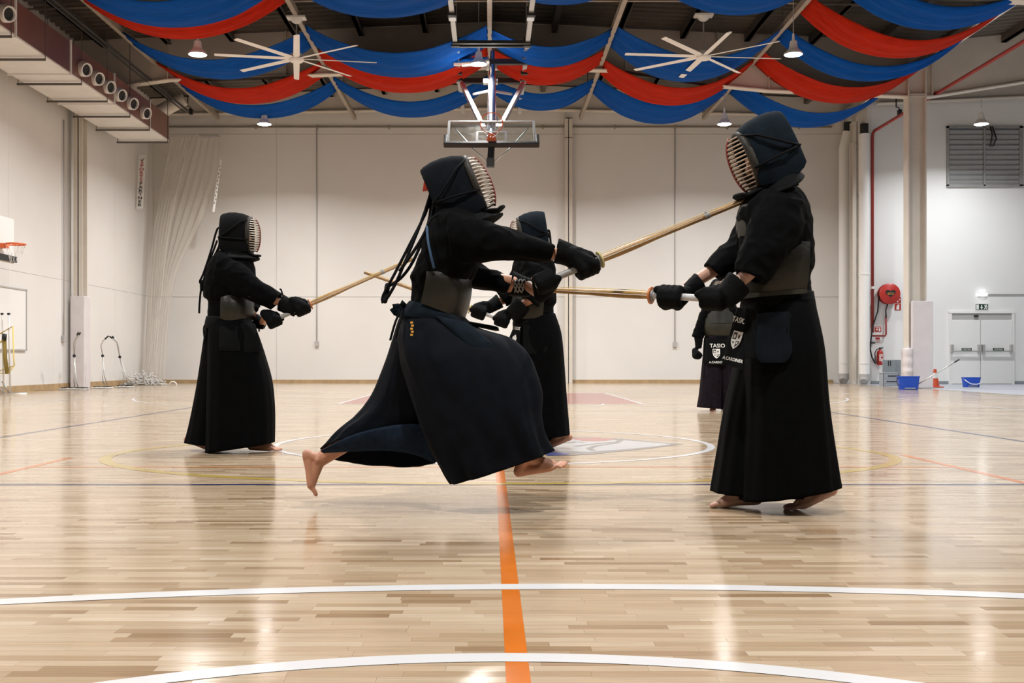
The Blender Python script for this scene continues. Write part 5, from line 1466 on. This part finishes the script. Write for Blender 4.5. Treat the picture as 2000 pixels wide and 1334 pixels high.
h, Mx = helmet(pm, W(925, 362, D0), 0.0, math.radians(22), 'navy_dark', bar='bar', throat=math.radians(6), ts=1.1)
b = MB(); b.loft([[W(829, 346, D0 - .06), W(847, 344, D0 - .05), W(848, 346, D0 + .04), W(831, 350, D0 + .04)], [W(826, 368, D0 - .05), W(842, 372, D0 - .04), W(843, 372, D0 + .03), W(828, 368, D0 + .03)], [W(825, 374, D0 - .02), W(829, 372, D0 - .02), W(830, 372, D0 + .01), W(826, 374, D0 + .01)]]); b.build('red_towel_end', M['towel_red'], pm, smooth=True)
K = (842, 374)
tails(pm, [[W(*K, D0), W(826, 425, D0 - .05), W(800, 490, D0 - .10), W(772, 555, D0 - .12), W(750, 590, D0 - .12), W(748, 578, D0 - .11), W(768, 540, D0 - .11), W(800, 478, D0 - .08), W(834, 410, D0 - .02), W(*K, D0)],
            [W(*K, D0 + .02), W(838, 430, D0 - .02), W(812, 500, D0 - .06), W(786, 540, D0 - .07), W(758, 560, D0 - .07)], [W(*K, D0 - .02), W(847, 400, D0 - .06), W(836, 440, D0 - .10), W(815, 480, D0 - .13), W(780, 530, D0 - .14)],
            [W(*K, D0), W(849, 405, D0 + .02), W(838, 445, D0 + .02), W(822, 470, D0 - .02)]], 0.0075)
b = MB(); b.capsule(W(752, 588, D0 - .12), W(757, 558, D0 - .07), .012, .014, 8, 3); b.build('cord_tassel', M['cord'], pm, smooth=True)
glove(pm, [(1091, 465, 1081, 514, -.12, .060), (1112, 474, 1106, 520, -.12, .054), (1138, 487, 1122, 534, -.12, .048)], D0, handR, dM, Vector((1, 0, -.6)), s=1.12)
g = glove(pm, [(1001, 528, 994, 578, .06, .050), (1022, 538, 1016, 580, .04, .046), (1042, 546, 1036, 580, .0, .044)], D0, handL, dM, Vector((-.3, -.3, 1)), s=1.0)
# lacing and bare skin strips on the inner side of that glove
for k in range(5):
    x = 1003 + k*7
    b = MB(); b.tube([W(x, 545, D0 - .005), W(x + 6, 558, D0 - .012), W(x + 2, 572, D0 - .005)], .0035, 5); b.tube([W(x + 6, 546, D0 - .004), W(x, 558, D0 - .014), W(x + 8, 571, D0 - .004)], .0035, 5); b.build('lacing', M['leather_grey'], g, smooth=True)
for x in (992, 1027):
    b = MB(); b.loft([[W(x + 12, 540, D0 + .012), W(x + 19, 542, D0 + .012), W(x + 19, 542, D0 + .03), W(x + 12, 540, D0 + .03)], [W(x + 5, 556, D0 - .012), W(x + 13, 556, D0 - .012), W(x + 13, 556, D0 + .02), W(x + 5, 556, D0 + .02)], [W(x - 2, 571, D0 - .0), W(x + 6, 571, D0 - .0), W(x + 6, 571, D0 + .02), W(x - 2, 571, D0 + .02)]]); b.build('skin_strip', M['orange'] if False else M['skin'], g, smooth=True)

# ---------------------------------------------------------------- tall swordsman (right), standing, facing left
D0 = 5.05
pr = empty('person', (W(1515, 995, D0).x, D0, 0), 'tall person in black armour on the right standing with a sword held level', 'person', PEO)
swR, dR = sword('bamboo_sword', W(1272, 577, 5.00), W(962, 561, 5.44), 'bamboo sword held level by the tall right person, with white grip and amber guard')
gR = W(1272, 577, 5.00); handRr = gR - dR*0.10; handRl = gR - dR*0.30
J = joints(D0, head=(1497, 312), neck=(1512, 385), chest=(1515, 455), pelvis=(1522, 600), sh_n=(1535, 420, -.18), el_n=(1482, 515, -.215), wr_n=(1432, 562, -.22), sh_f=(1492, 420, .18), el_f=(1430, 505, .16), wr_f=(1345, 558, .02),
           hip_n=(1530, 620, -.09), kn_n=(1562, 790, -.08), hip_f=(1515, 620, .09), kn_f=(1470, 790, .08))
fn = FL(1563, 996.5); ff = FL(1410, 991)
feet = dict(n=(fn, Vector((-1, 0.10, 0)), Y_, math.radians(24), 0.0, 1.0), f=(ff, Vector((-1, -0.05, 0)), -Y_, math.radians(3), 0.0, 1.0))
hands = dict(f=(handRr, dR, Vector((-1, 0, -.3))), n=(handRl, dR, Vector((-1, .3, -.4))))
build_body(pr, J, Vector((-1, 0, -.38)), feet, hands, 'skin_pale', 0.0048)
jacket(pr, [(1480, 372, 1545, 362, 0, .07), (1456, 390, 1562, 378, 0, .17), (1444, 414, 1573, 402, 0, .215), (1442, 455, 1581, 445, 0, .215), (1446, 492, 1585, 492, 0, .205), (1450, 518, 1583, 524, 0, .19), (1456, 535, 1578, 535, 0, .165), (1460, 588, 1580, 582, 0, .165)],
       [[(1488, 384, 1572, 398, -.14, .10), (1465, 430, 1566, 452, -.18, .10), (1449, 482, 1535, 502, -.21, .095), (1435, 528, 1492, 556, -.22, .085)],
        [(1450, 395, 1525, 440, .13, .10), (1432, 452, 1486, 496, .14, .09), (1402, 488, 1442, 526, .11, .085), (1376, 516, 1408, 548, .08, .072)]], D0, seed=8.4)
leg_cloth(pr, [(1470, 592, 1584, 582, -.02, .165), (1462, 640, 1597, 635, -.05, .175), (1458, 700, 1607, 690, -.07, .18), (1455, 800, 1615, 785, -.07, .185), (1451, 890, 1626, 875, -.07, .19), (1447, 977, 1638, 947, -.07, .19)],
          D0, 'hakama', 'hakama_rear_leg', pleats(14, 0.04, 0.1, 1.0), depth=0.4)
leg_cloth(pr, [(1458, 592, 1560, 592, .03, .16), (1449, 640, 1565, 640, .05, .17), (1438, 700, 1570, 700, .07, .18), (1416, 800, 1572, 800, .07, .185), (1402, 890, 1575, 890, .07, .19), (1391, 960, 1578, 968, .07, .19)],
          D0, 'hakama', 'hakama_front_leg', pleats(14, 0.04, 0.1, 9.0), depth=0.4)
do = shell_strip([(1446, 480, 1606, 480, 0, .20), (1442, 510, 1606, 508, 0, .215), (1440, 545, 1604, 540, 0, .215), (1440, 584, 1600, 571, 0, .195)], D0, PI, math.radians(112)).build('breastplate', M['do'], pr, smooth=40)
shell_strip([(1446, 402, 1590, 420, 0, .17), (1440, 440, 1600, 450, 0, .19), (1446, 482, 1606, 482, 0, .203)], D0, PI, math.radians(52), m=8).build('chest_guard', M['do_front'], do, smooth=40)
shell_strip([(1438, 577, 1602, 566, 0, .203), (1437, 586, 1602, 574, 0, .205)], D0, PI, math.radians(112), m=4).build('lower_trim', M['do_front'], do, smooth=40)
wa = rope_band(pr, [(1452, 578, 1584, 570, 0, .178), (1448, 598, 1588, 592, 0, .185), (1448, 612, 1591, 610, 0, .182)], D0, 'black_pad', 'waist_belt')
tails(pr, [[W(1548, 560, D0 - .17), W(1560, 572, D0 - .16), W(1582, 588, D0 - .10)], [W(1556, 500, D0 - .19), W(1572, 512, D0 - .17), W(1582, 522, D0 - .12)]], .005, 'tie_cord')
f1_ = panel(pr, [W(1440, 600, D0 - .10), W(1462, 606, D0 - .185), W(1452, 722, D0 - .235), W(1410, 712, D0 - .13)], 0.014, 'black_pad', 'front_flap', bulge=0.0, parent=wa)
panel(pr, [W(1455, 602, D0 - .18), W(1478, 605, D0 - .22), W(1478, 700, D0 - .255), W(1452, 700, D0 - .235)], 0.015, 'black_pad', 'hip_flap', bulge=0.01, parent=wa, round_=0.2)
panel(pr, [W(1480, 612, D0 - .215), W(1548, 608, D0 - .20), W(1546, 708, D0 - .262), W(1474, 708, D0 - .262)], 0.017, 'navy_dark', 'hip_flap', bulge=0.012, parent=wa, round_=0.35)
# name flap print
tl, tr, br, bl = W(1440, 600, D0 - .10), W(1462, 606, D0 - .185), W(1452, 722, D0 - .235), W(1410, 712, D0 - .13)
def onpanel(tl, tr, br, bl, u, v, out):
    p = tl.lerp(tr, u).lerp(bl.lerp(br, u), v); xa = (tr - tl).lerp(br - bl, v).normalized(); ya = (tl - bl).lerp(tr - br, u).normalized()
    B4 = basis(p, xa, ya); nz = B4.to_3x3() @ Z_
    if nz.y > 0: nz = -nz
    B4.translation = p + nz*out; return B4
wd = (br - bl).length
text_mesh('TASIO', 0.036, M['print_white'], onpanel(tl, tr, br, bl, .5, .21, .0085), f1_)
crest(pr, onpanel(tl, tr, br, bl, .5, .55, .0085), 0.062, f1_)
text_mesh('A.CARDINER', 0.0215, M['print_white'], onpanel(tl, tr, br, bl, .5, .88, .0085), f1_)
h, Mx = helmet(pr, W(1461, 316, D0), PI, math.radians(-22), 'navy', bar='bar_tan', s=1.04, throat=math.radians(20), ts=1.3)
tails(pr, [[W(1533, 310, D0), W(1543, 300, D0 - .03), W(1550, 320, D0 - .05), W(1553, 345, D0 - .05), W(1557, 362, D0 - .06)], [W(1533, 312, D0), W(1540, 330, D0 - .04), W(1546, 355, D0 - .07), W(1556, 385, D0 - .09)], [W(1533, 312, D0), W(1546, 322, D0 + .02), W(1550, 350, D0 + .02)]], .008)
glove(pr, [(1357, 533, 1380, 568, .03, .055), (1347, 543, 1366, 577, .01, .05), (1334, 556, 1346, 588, -.03, .046)], D0, handRr, dR, Vector((-1, 0, -.3)), s=1.15)
glove(pr, [(1425, 530, 1464, 570, -.23, .060), (1412, 548, 1445, 590, -.23, .055), (1402, 562, 1422, 604, -.235, .05)], D0, handRl, dR, Vector((-1, .3, -.4)), s=1.1)

# ---------------------------------------------------------------- left swordsman, facing right
D0 = 8.22
pl_ = empty('person', (W(450, 882, D0).x, D0, 0), 'person in black armour on the left standing at guard facing right', 'person', PEO)
swL, dL = sword('bamboo_sword', W(606, 594, 8.10), W(806, 506, 8.28), 'bamboo sword of the left person, pointing up behind the leaping person', 'leather_grey', 'guard')
gL = W(606, 594, 8.10); hn = gL - dL*0.07; hf = gL - dL*0.30
J = joints(D0, head=(462, 462), neck=(455, 505), chest=(450, 545), pelvis=(445, 640), sh_n=(440, 520, -.18), el_n=(490, 575, -.22), wr_n=(555, 592, -.14), sh_f=(450, 520, .18), el_f=(478, 600, .2), wr_f=(512, 632, .02),
           hip_n=(452, 650, -.09), kn_n=(475, 760, -.09), hip_f=(440, 650, .09), kn_f=(425, 760, .10))
feet = dict(n=(FL(533, 881.5), X_, Y_, math.radians(2), 0.0, 1.0), f=(FL(404, 879.5), Vector((1, 0.12, 0)), -Y_, math.radians(20), 0.0, 1.0))
hands = dict(n=(hn, dL, Vector((1, 0, -.5))), f=(hf, dL, Vector((1, -.2, -.5))))
build_body(pl_, J, X_, feet, hands, 'skin', 0.0065)
jacket(pl_, [(437, 486, 488, 494, 0, .07), (420, 500, 490, 507, 0, .17), (408, 520, 496, 524, 0, .21), (401, 552, 497, 556, 0, .205), (399, 578, 494, 582, 0, .19), (408, 590, 488, 594, 0, .165), (408, 632, 486, 632, 0, .16)],
       [[(432, 492, 418, 556, -.14, .09), (470, 512, 452, 572, -.18, .09), (508, 545, 488, 588, -.19, .08), (552, 574, 530, 604, -.16, .075)],
        [(450, 505, 440, 560, .14, .09), (490, 560, 470, 598, .17, .08), (508, 598, 490, 626, .08, .06)]], D0, voxel=0.009, seed=1.7)
leg_cloth(pl_, [(409, 622, 490, 622, -.02, .16), (408, 660, 504, 655, -.05, .17), (408, 705, 517, 695, -.06, .18), (407, 765, 530, 745, -.06, .185), (405, 830, 535, 800, -.06, .185), (403, 884, 535, 864, -.06, .185)], D0, 'hakama', 'hakama_front_leg', pleats(14, 0.04, 0.1, 3.0), n=80, mm=36, depth=0.4)
leg_cloth(pl_, [(405, 622, 470, 622, .03, .15), (400, 660, 478, 660, .06, .16), (394, 700, 484, 700, .08, .17), (384, 760, 490, 760, .10, .18), (371, 828, 496, 828, .11, .185), (362, 864, 498, 873, .11, .185)], D0, 'hakama', 'hakama_rear_leg', pleats(14, 0.04, 0.1, 6.0), n=80, mm=36, depth=0.4)
do = shell_strip([(421, 576, 493, 582, 0, .185), (420, 595, 496, 598, 0, .205), (420, 612, 495, 615, 0, .205), (421, 627, 490, 628, 0, .185)], D0, 0.0, math.radians(112)).build('breastplate', M['do'], pl_, smooth=40)
shell_strip([(415, 520, 490, 524, 0, .16), (408, 560, 494, 560, 0, .18), (408, 580, 493, 584, 0, .187)], D0, 0.0, math.radians(60), m=6).build('chest_guard', M['black_pad'], do, smooth=40)
wa = rope_band(pl_, [(405, 618, 490, 622, 0, .175), (402, 632, 494, 634, 0, .185), (402, 642, 495, 643, 0, .18)], D0, 'black_pad', 'waist_belt')
panel(pl_, [W(470, 632, D0 - .17), W(498, 632, D0 - .10), W(513, 686, D0 - .14), W(477, 689, D0 - .23)], .016, 'black_pad', 'front_flap', bulge=-.01, parent=wa)
panel(pl_, [W(428, 634, D0 - .19), W(466, 634, D0 - .18), W(470, 686, D0 - .235), W(428, 686, D0 - .235)], .016, 'black_pad', 'hip_flap', bulge=-.01, parent=wa)
tails(pl_, [[W(405, 628, D0 - .05), W(398, 640, D0 - .06), W(400, 662, D0 - .06), W(403, 640, D0 - .08)], [W(405, 630, D0 - .08), W(403, 650, D0 - .1), W(398, 672, D0 - .1)]], .007, 'belt_cord')
h, Mx = helmet(pl_, W(487, 460, D0), 0.0, 0.0, 'black_pad')
tails(pl_, [[W(432, 447, D0), W(424, 448, D0 - .02), W(412, 490, D0 - .05), W(397, 535, D0 - .08), W(390, 550, D0 - .08), W(396, 552, D0 - .08), W(404, 525, D0 - .06), W(424, 470, D0)], [W(432, 447, D0), W(428, 480, D0), W(408, 520, D0 - .04), W(394, 560, D0 - .06), W(390, 590, D0 - .06), W(389, 612, D0 - .06)], [W(432, 447, D0), W(433, 470, D0 - .03), W(425, 490, D0 - .05)]], .008)
b = MB(); b.capsule(W(395, 552, D0 - .06), W(394, 566, D0 - .06), .02, .014, 8, 3); b.build('cord_tassel', M['cord'], pl_, smooth=True)
glove(pl_, [(553, 574, 541, 606, -.14, .062), (566, 583, 558, 613, -.14, .056), (582, 592, 574, 619, -.13, .05)], D0, hn, dL, Vector((1, 0, -.5)), s=1.15, voxel=.008)
glove(pl_, [(503, 612, 492, 636, .06, .055), (512, 620, 502, 642, .04, .05), (522, 624, 514, 644, .0, .048)], D0, hf, dL, Vector((1, -.2, -.5)), s=1.12, voxel=.008)
tails(pl_, [[W(552, 576, D0 - .14), W(549, 566, D0 - .14), W(546, 565, D0 - .14)], [W(506, 636, D0), W(506, 648, D0)]], .006, 'glove_cord')

# ---------------------------------------------------------------- swordsman behind the leaper, facing left
D0 = 8.57
pc = empty('person', (W(1045, 873, D0).x, D0, 0), 'person in black armour standing behind the leaping person and facing left', 'person', PEO)
swC, dC = sword('bamboo_sword', W(918, 603, 8.45), W(712, 532, 8.40), 'bamboo sword pointing left behind the back of the leaping person, dark tip showing', 'leather_white', 'guard_pale')
gC = W(918, 603, 8.45); hf = gC - dC*0.075; hn = gC - dC*0.27
J = joints(D0, head=(1040, 462), neck=(1042, 505), chest=(1044, 545), pelvis=(1048, 640), sh_n=(1052, 525, -.13), el_n=(1036, 585, -.20), wr_n=(1000, 610, -.12), sh_f=(1035, 520, .18), el_f=(1000, 580, .2), wr_f=(955, 598, .0),
           hip_n=(1052, 650, -.09), kn_n=(1060, 760, -.09), hip_f=(1040, 650, .09), kn_f=(1015, 760, .09))
feet = dict(n=(FL(1076, 876), Vector((-1, .15, 0)), Y_, math.radians(22), 0.0, 1.0), f=(FL(990, 869), Vector((-1, 0, 0)), -Y_, math.radians(2), 0.0, 1.0))
hands = dict(f=(hf, dC, Vector((-1, 0, -.5))), n=(hn, dC, Vector((-1, .2, -.5))))
build_body(pc, J, Vector((-1, 0, -.1)), feet, hands, 'skin', 0.0065)
jacket(pc, [(1012, 492, 1064, 486, 0, .07), (1004, 510, 1078, 502, 0, .17), (1000, 528, 1084, 524, 0, .21), (1000, 560, 1086, 556, 0, .205), (1003, 585, 1086, 590, 0, .19), (1006, 600, 1080, 600, 0, .165), (1008, 634, 1082, 632, 0, .16)],
       [[(1020, 505, 1075, 530, -.14, .09), (1018, 545, 1068, 560, -.18, .09), (1012, 575, 1052, 600, -.2, .08)], [(1010, 505, 1050, 545, .14, .09), (990, 545, 1025, 575, .17, .08), (968, 568, 990, 598, .1, .06)]], D0, voxel=0.009, seed=5.5)
leg_cloth(pc, [(1012, 622, 1084, 612, -.02, .16), (1010, 660, 1096, 650, -.05, .17), (1012, 710, 1101, 700, -.06, .18), (1014, 770, 1105, 760, -.06, .185), (1016, 820, 1109, 812, -.06, .185), (1017, 860, 1112, 848, -.06, .185)], D0, 'hakama', 'hakama_rear_leg', pleats(13, 0.04, 0.1, 3.7), n=80, mm=36, depth=0.4)
leg_cloth(pc, [(1006, 622, 1070, 622, .03, .15), (1000, 660, 1075, 660, .06, .16), (993, 710, 1078, 710, .08, .17), (984, 770, 1080, 770, .09, .18), (976, 820, 1082, 820, .09, .185), (970, 858, 1084, 860, .09, .185)], D0, 'hakama', 'hakama_front_leg', pleats(13, 0.04, 0.1, 7.7), n=80, mm=36, depth=0.4)
do = shell_strip([(1000, 582, 1084, 578, 0, .19), (998, 598, 1086, 596, 0, .205), (1000, 625, 1082, 622, 0, .185)], D0, PI, math.radians(112)).build('breastplate', M['do'], pc, smooth=40)
shell_strip([(1004, 520, 1080, 520, 0, .16), (1000, 582, 1084, 578, 0, .192)], D0, PI, math.radians(60), m=6).build('chest_guard', M['black_pad'], do, smooth=40)
wa = rope_band(pc, [(1003, 618, 1084, 614, 0, .175), (1001, 632, 1088, 630, 0, .185), (1002, 642, 1089, 642, 0, .18)], D0, 'black_pad', 'waist_belt')
pt_ = [W(1008, 628, D0 - .05), W(1019, 630, D0 - .16), W(1012, 690, D0 - .20), W(984, 686, D0 - .08)]
f1_ = panel(pc, pt_, .014, 'black_pad', 'front_flap', parent=wa)
text_mesh('L.YOOK', 0.035, M['print_white'], onpanel(*pt_, .5, .22, .0085), f1_)
b = MB(); B4 = onpanel(*pt_, .5, .62, .0085); b.add([B4 @ Vector(p) for p in ((-.035, -.05, 0), (.03, -.05, 0), (.035, .02, 0), (.01, .05, 0), (-.02, .03, 0), (-.015, 0, 0), (-.03, -.01, 0))], [tuple(range(7))]); b.build('emblem_print', M['print_white'], f1_, fixn=False)
panel(pc, [W(1022, 634, D0 - .18), W(1066, 632, D0 - .19), W(1070, 690, D0 - .235), W(1022, 692, D0 - .235)], .016, 'black_pad', 'hip_flap', bulge=.01, parent=wa, round_=.2)
h, Mx = helmet(pc, W(1017, 460, D0), PI, math.radians(-8), 'navy')
tails(pc, [[W(1064, 462, D0), W(1072, 450, D0), W(1076, 480, D0 - .04), W(1078, 510, D0 - .06)], [W(1064, 462, D0), W(1070, 490, D0 - .05), W(1074, 520, D0 - .08)]], .009)
glove(pc, [(970, 574, 984, 600, .06, .058), (958, 584, 970, 607, .0, .052), (946, 592, 955, 614, -.08, .048)], D0, hf, dC, Vector((-1, 0, -.5)), s=1.15, voxel=.008)
glove(pc, [(1008, 578, 1034, 606, -.19, .062), (998, 592, 1022, 620, -.17, .056), (988, 604, 1006, 630, -.14, .05)], D0, hn, dC, Vector((-1, .2, -.5)), s=1.15, voxel=.008)

# ---------------------------------------------------------------- far swordsman, facing the viewer
D0 = 14.8
pf_ = empty('person', (W(1405, 803, D0).x, D0, 0), 'distant person in armour and plum hakama facing the viewer behind the tall person', 'person', PEO)
J = joints(D0, head=(1405, 568), neck=(1405, 592), chest=(1405, 612), pelvis=(1405, 665), sh_n=(1382, 600), el_n=(1368, 640, .0), wr_n=(1364, 676, -.05), sh_f=(1428, 600), el_f=(1442, 640, 0), wr_f=(1446, 676, -.05), hip_n=(1395, 670), kn_n=(1393, 735, -.04), hip_f=(1415, 670), kn_f=(1416, 735))
feet = dict(n=(FL(1392, 804), Vector((-.15, -1, 0)), X_, 0.0, 0.0, 1.0), f=(FL(1420, 803.5), Vector((.15, -1, 0)), -X_, 0.0, 0.0, 1.0))
hands = dict(n=(W(1362, 694, D0 - .06), Vector((.2, -1, 0)), Vector((0, 0, -1))), f=(W(1449, 694, D0 - .06), Vector((-.2, -1, 0)), Vector((0, 0, -1))))
build_body(pf_, J, Vector((0, -1, 0)), feet, hands, 'skin', 0.009)
jacket(pf_, [(1395, 586, 1415, 586, 0, .07), (1380, 594, 1430, 594, 0, .11), (1374, 604, 1436, 604, 0, .13), (1376, 640, 1434, 640, 0, .14), (1380, 664, 1430, 664, 0, .14)],
       [[(1374, 594, 1390, 608, 0, .09), (1362, 625, 1381, 630, 0, .085), (1351, 658, 1374, 662, -.03, .08)], [(1436, 594, 1420, 608, 0, .09), (1448, 625, 1429, 630, 0, .085), (1459, 658, 1436, 662, -.03, .08)]], D0, voxel=0.012, seed=2.2)
leg_cloth(pf_, [(1378, 656, 1408, 656, 0, .15), (1374, 690, 1410, 690, -.02, .17), (1370, 730, 1410, 730, -.03, .19), (1366, 770, 1409, 770, -.03, .21), (1362, 795, 1408, 798, -.03, .22)], D0, 'hakama_plum', 'hakama_right_leg', pleats(12, 0.07, 0.1, 3.7), n=64, mm=24, depth=0.4)
leg_cloth(pf_, [(1402, 656, 1432, 656, 0, .15), (1402, 690, 1436, 690, -.02, .17), (1402, 730, 1441, 730, -.03, .19), (1403, 770, 1446, 770, -.03, .21), (1404, 798, 1450, 796, -.03, .22)], D0, 'hakama_plum', 'hakama_left_leg', pleats(12, 0.07, 0.1, 1.2), n=64, mm=24, depth=0.4)
do = shell_strip([(1372, 622, 1438, 622, 0, .15), (1370, 636, 1440, 636, 0, .17), (1372, 648, 1438, 648, 0, .17), (1376, 656, 1434, 656, 0, .155)], D0, -PI/2, math.radians(105)).build('breastplate', M['do_front'], pf_, smooth=40)
shell_strip([(1384, 598, 1426, 598, 0, .135), (1376, 612, 1434, 612, 0, .15), (1372, 632, 1438, 632, 0, .175)], D0, -PI/2, math.radians(70), m=6).build('chest_guard', M['do'], do, smooth=40)
wa = rope_band(pf_, [(1377, 655, 1433, 655, 0, .155), (1375, 664, 1435, 664, 0, .165), (1375, 669, 1435, 669, 0, .16)], D0, 'black_pad', 'waist_belt')
cx_ = 1401
pt_ = [W(cx_ - 19, 662, D0 - .18), W(cx_ + 19, 662, D0 - .18), W(cx_ + 20, 713, D0 - .235), W(cx_ - 20, 713, D0 - .235)]
f1_ = panel(pf_, pt_, .014, 'black_pad', 'front_flap', parent=wa)
text_mesh('TASIO', 0.075, M['print_white'], onpanel(*pt_, .5, .27, .0085), f1_)
crest(pf_, onpanel(*pt_, .45, .57, .0085), 0.10, f1_)
text_mesh('A.CARDOSO', 0.04, M['print_white'], onpanel(*pt_, .5, .90, .0085), f1_)
for s_ in (-1, 1): panel(pf_, [W(1405 + s_*20, 660, D0 - .17), W(1405 + s_*30, 660, D0 - .08), W(1405 + s_*33, 708, D0 - .12), W(1405 + s_*21, 708, D0 - .22)], .015, 'black_pad', 'hip_flap', parent=wa)
h, Mx = helmet(pf_, W(1405, 568, D0 - .09), -PI/2, 0.0, 'black_pad')
glove(pf_, [(1355, 655, 1373, 657, -.04, .058), (1357, 668, 1372, 669, -.05, .05), (1358, 680, 1370, 681, -.055, .046)], D0, W(1362, 694, D0 - .06), Vector((.2, -1, 0)), Vector((0, 0, -1)), s=1.15, voxel=.010)
glove(pf_, [(1437, 657, 1455, 655, -.04, .058), (1438, 669, 1453, 668, -.05, .05), (1440, 681, 1452, 680, -.055, .046)], D0, W(1449, 694, D0 - .06), Vector((-.2, -1, 0)), Vector((0, 0, -1)), s=1.15, voxel=.010)
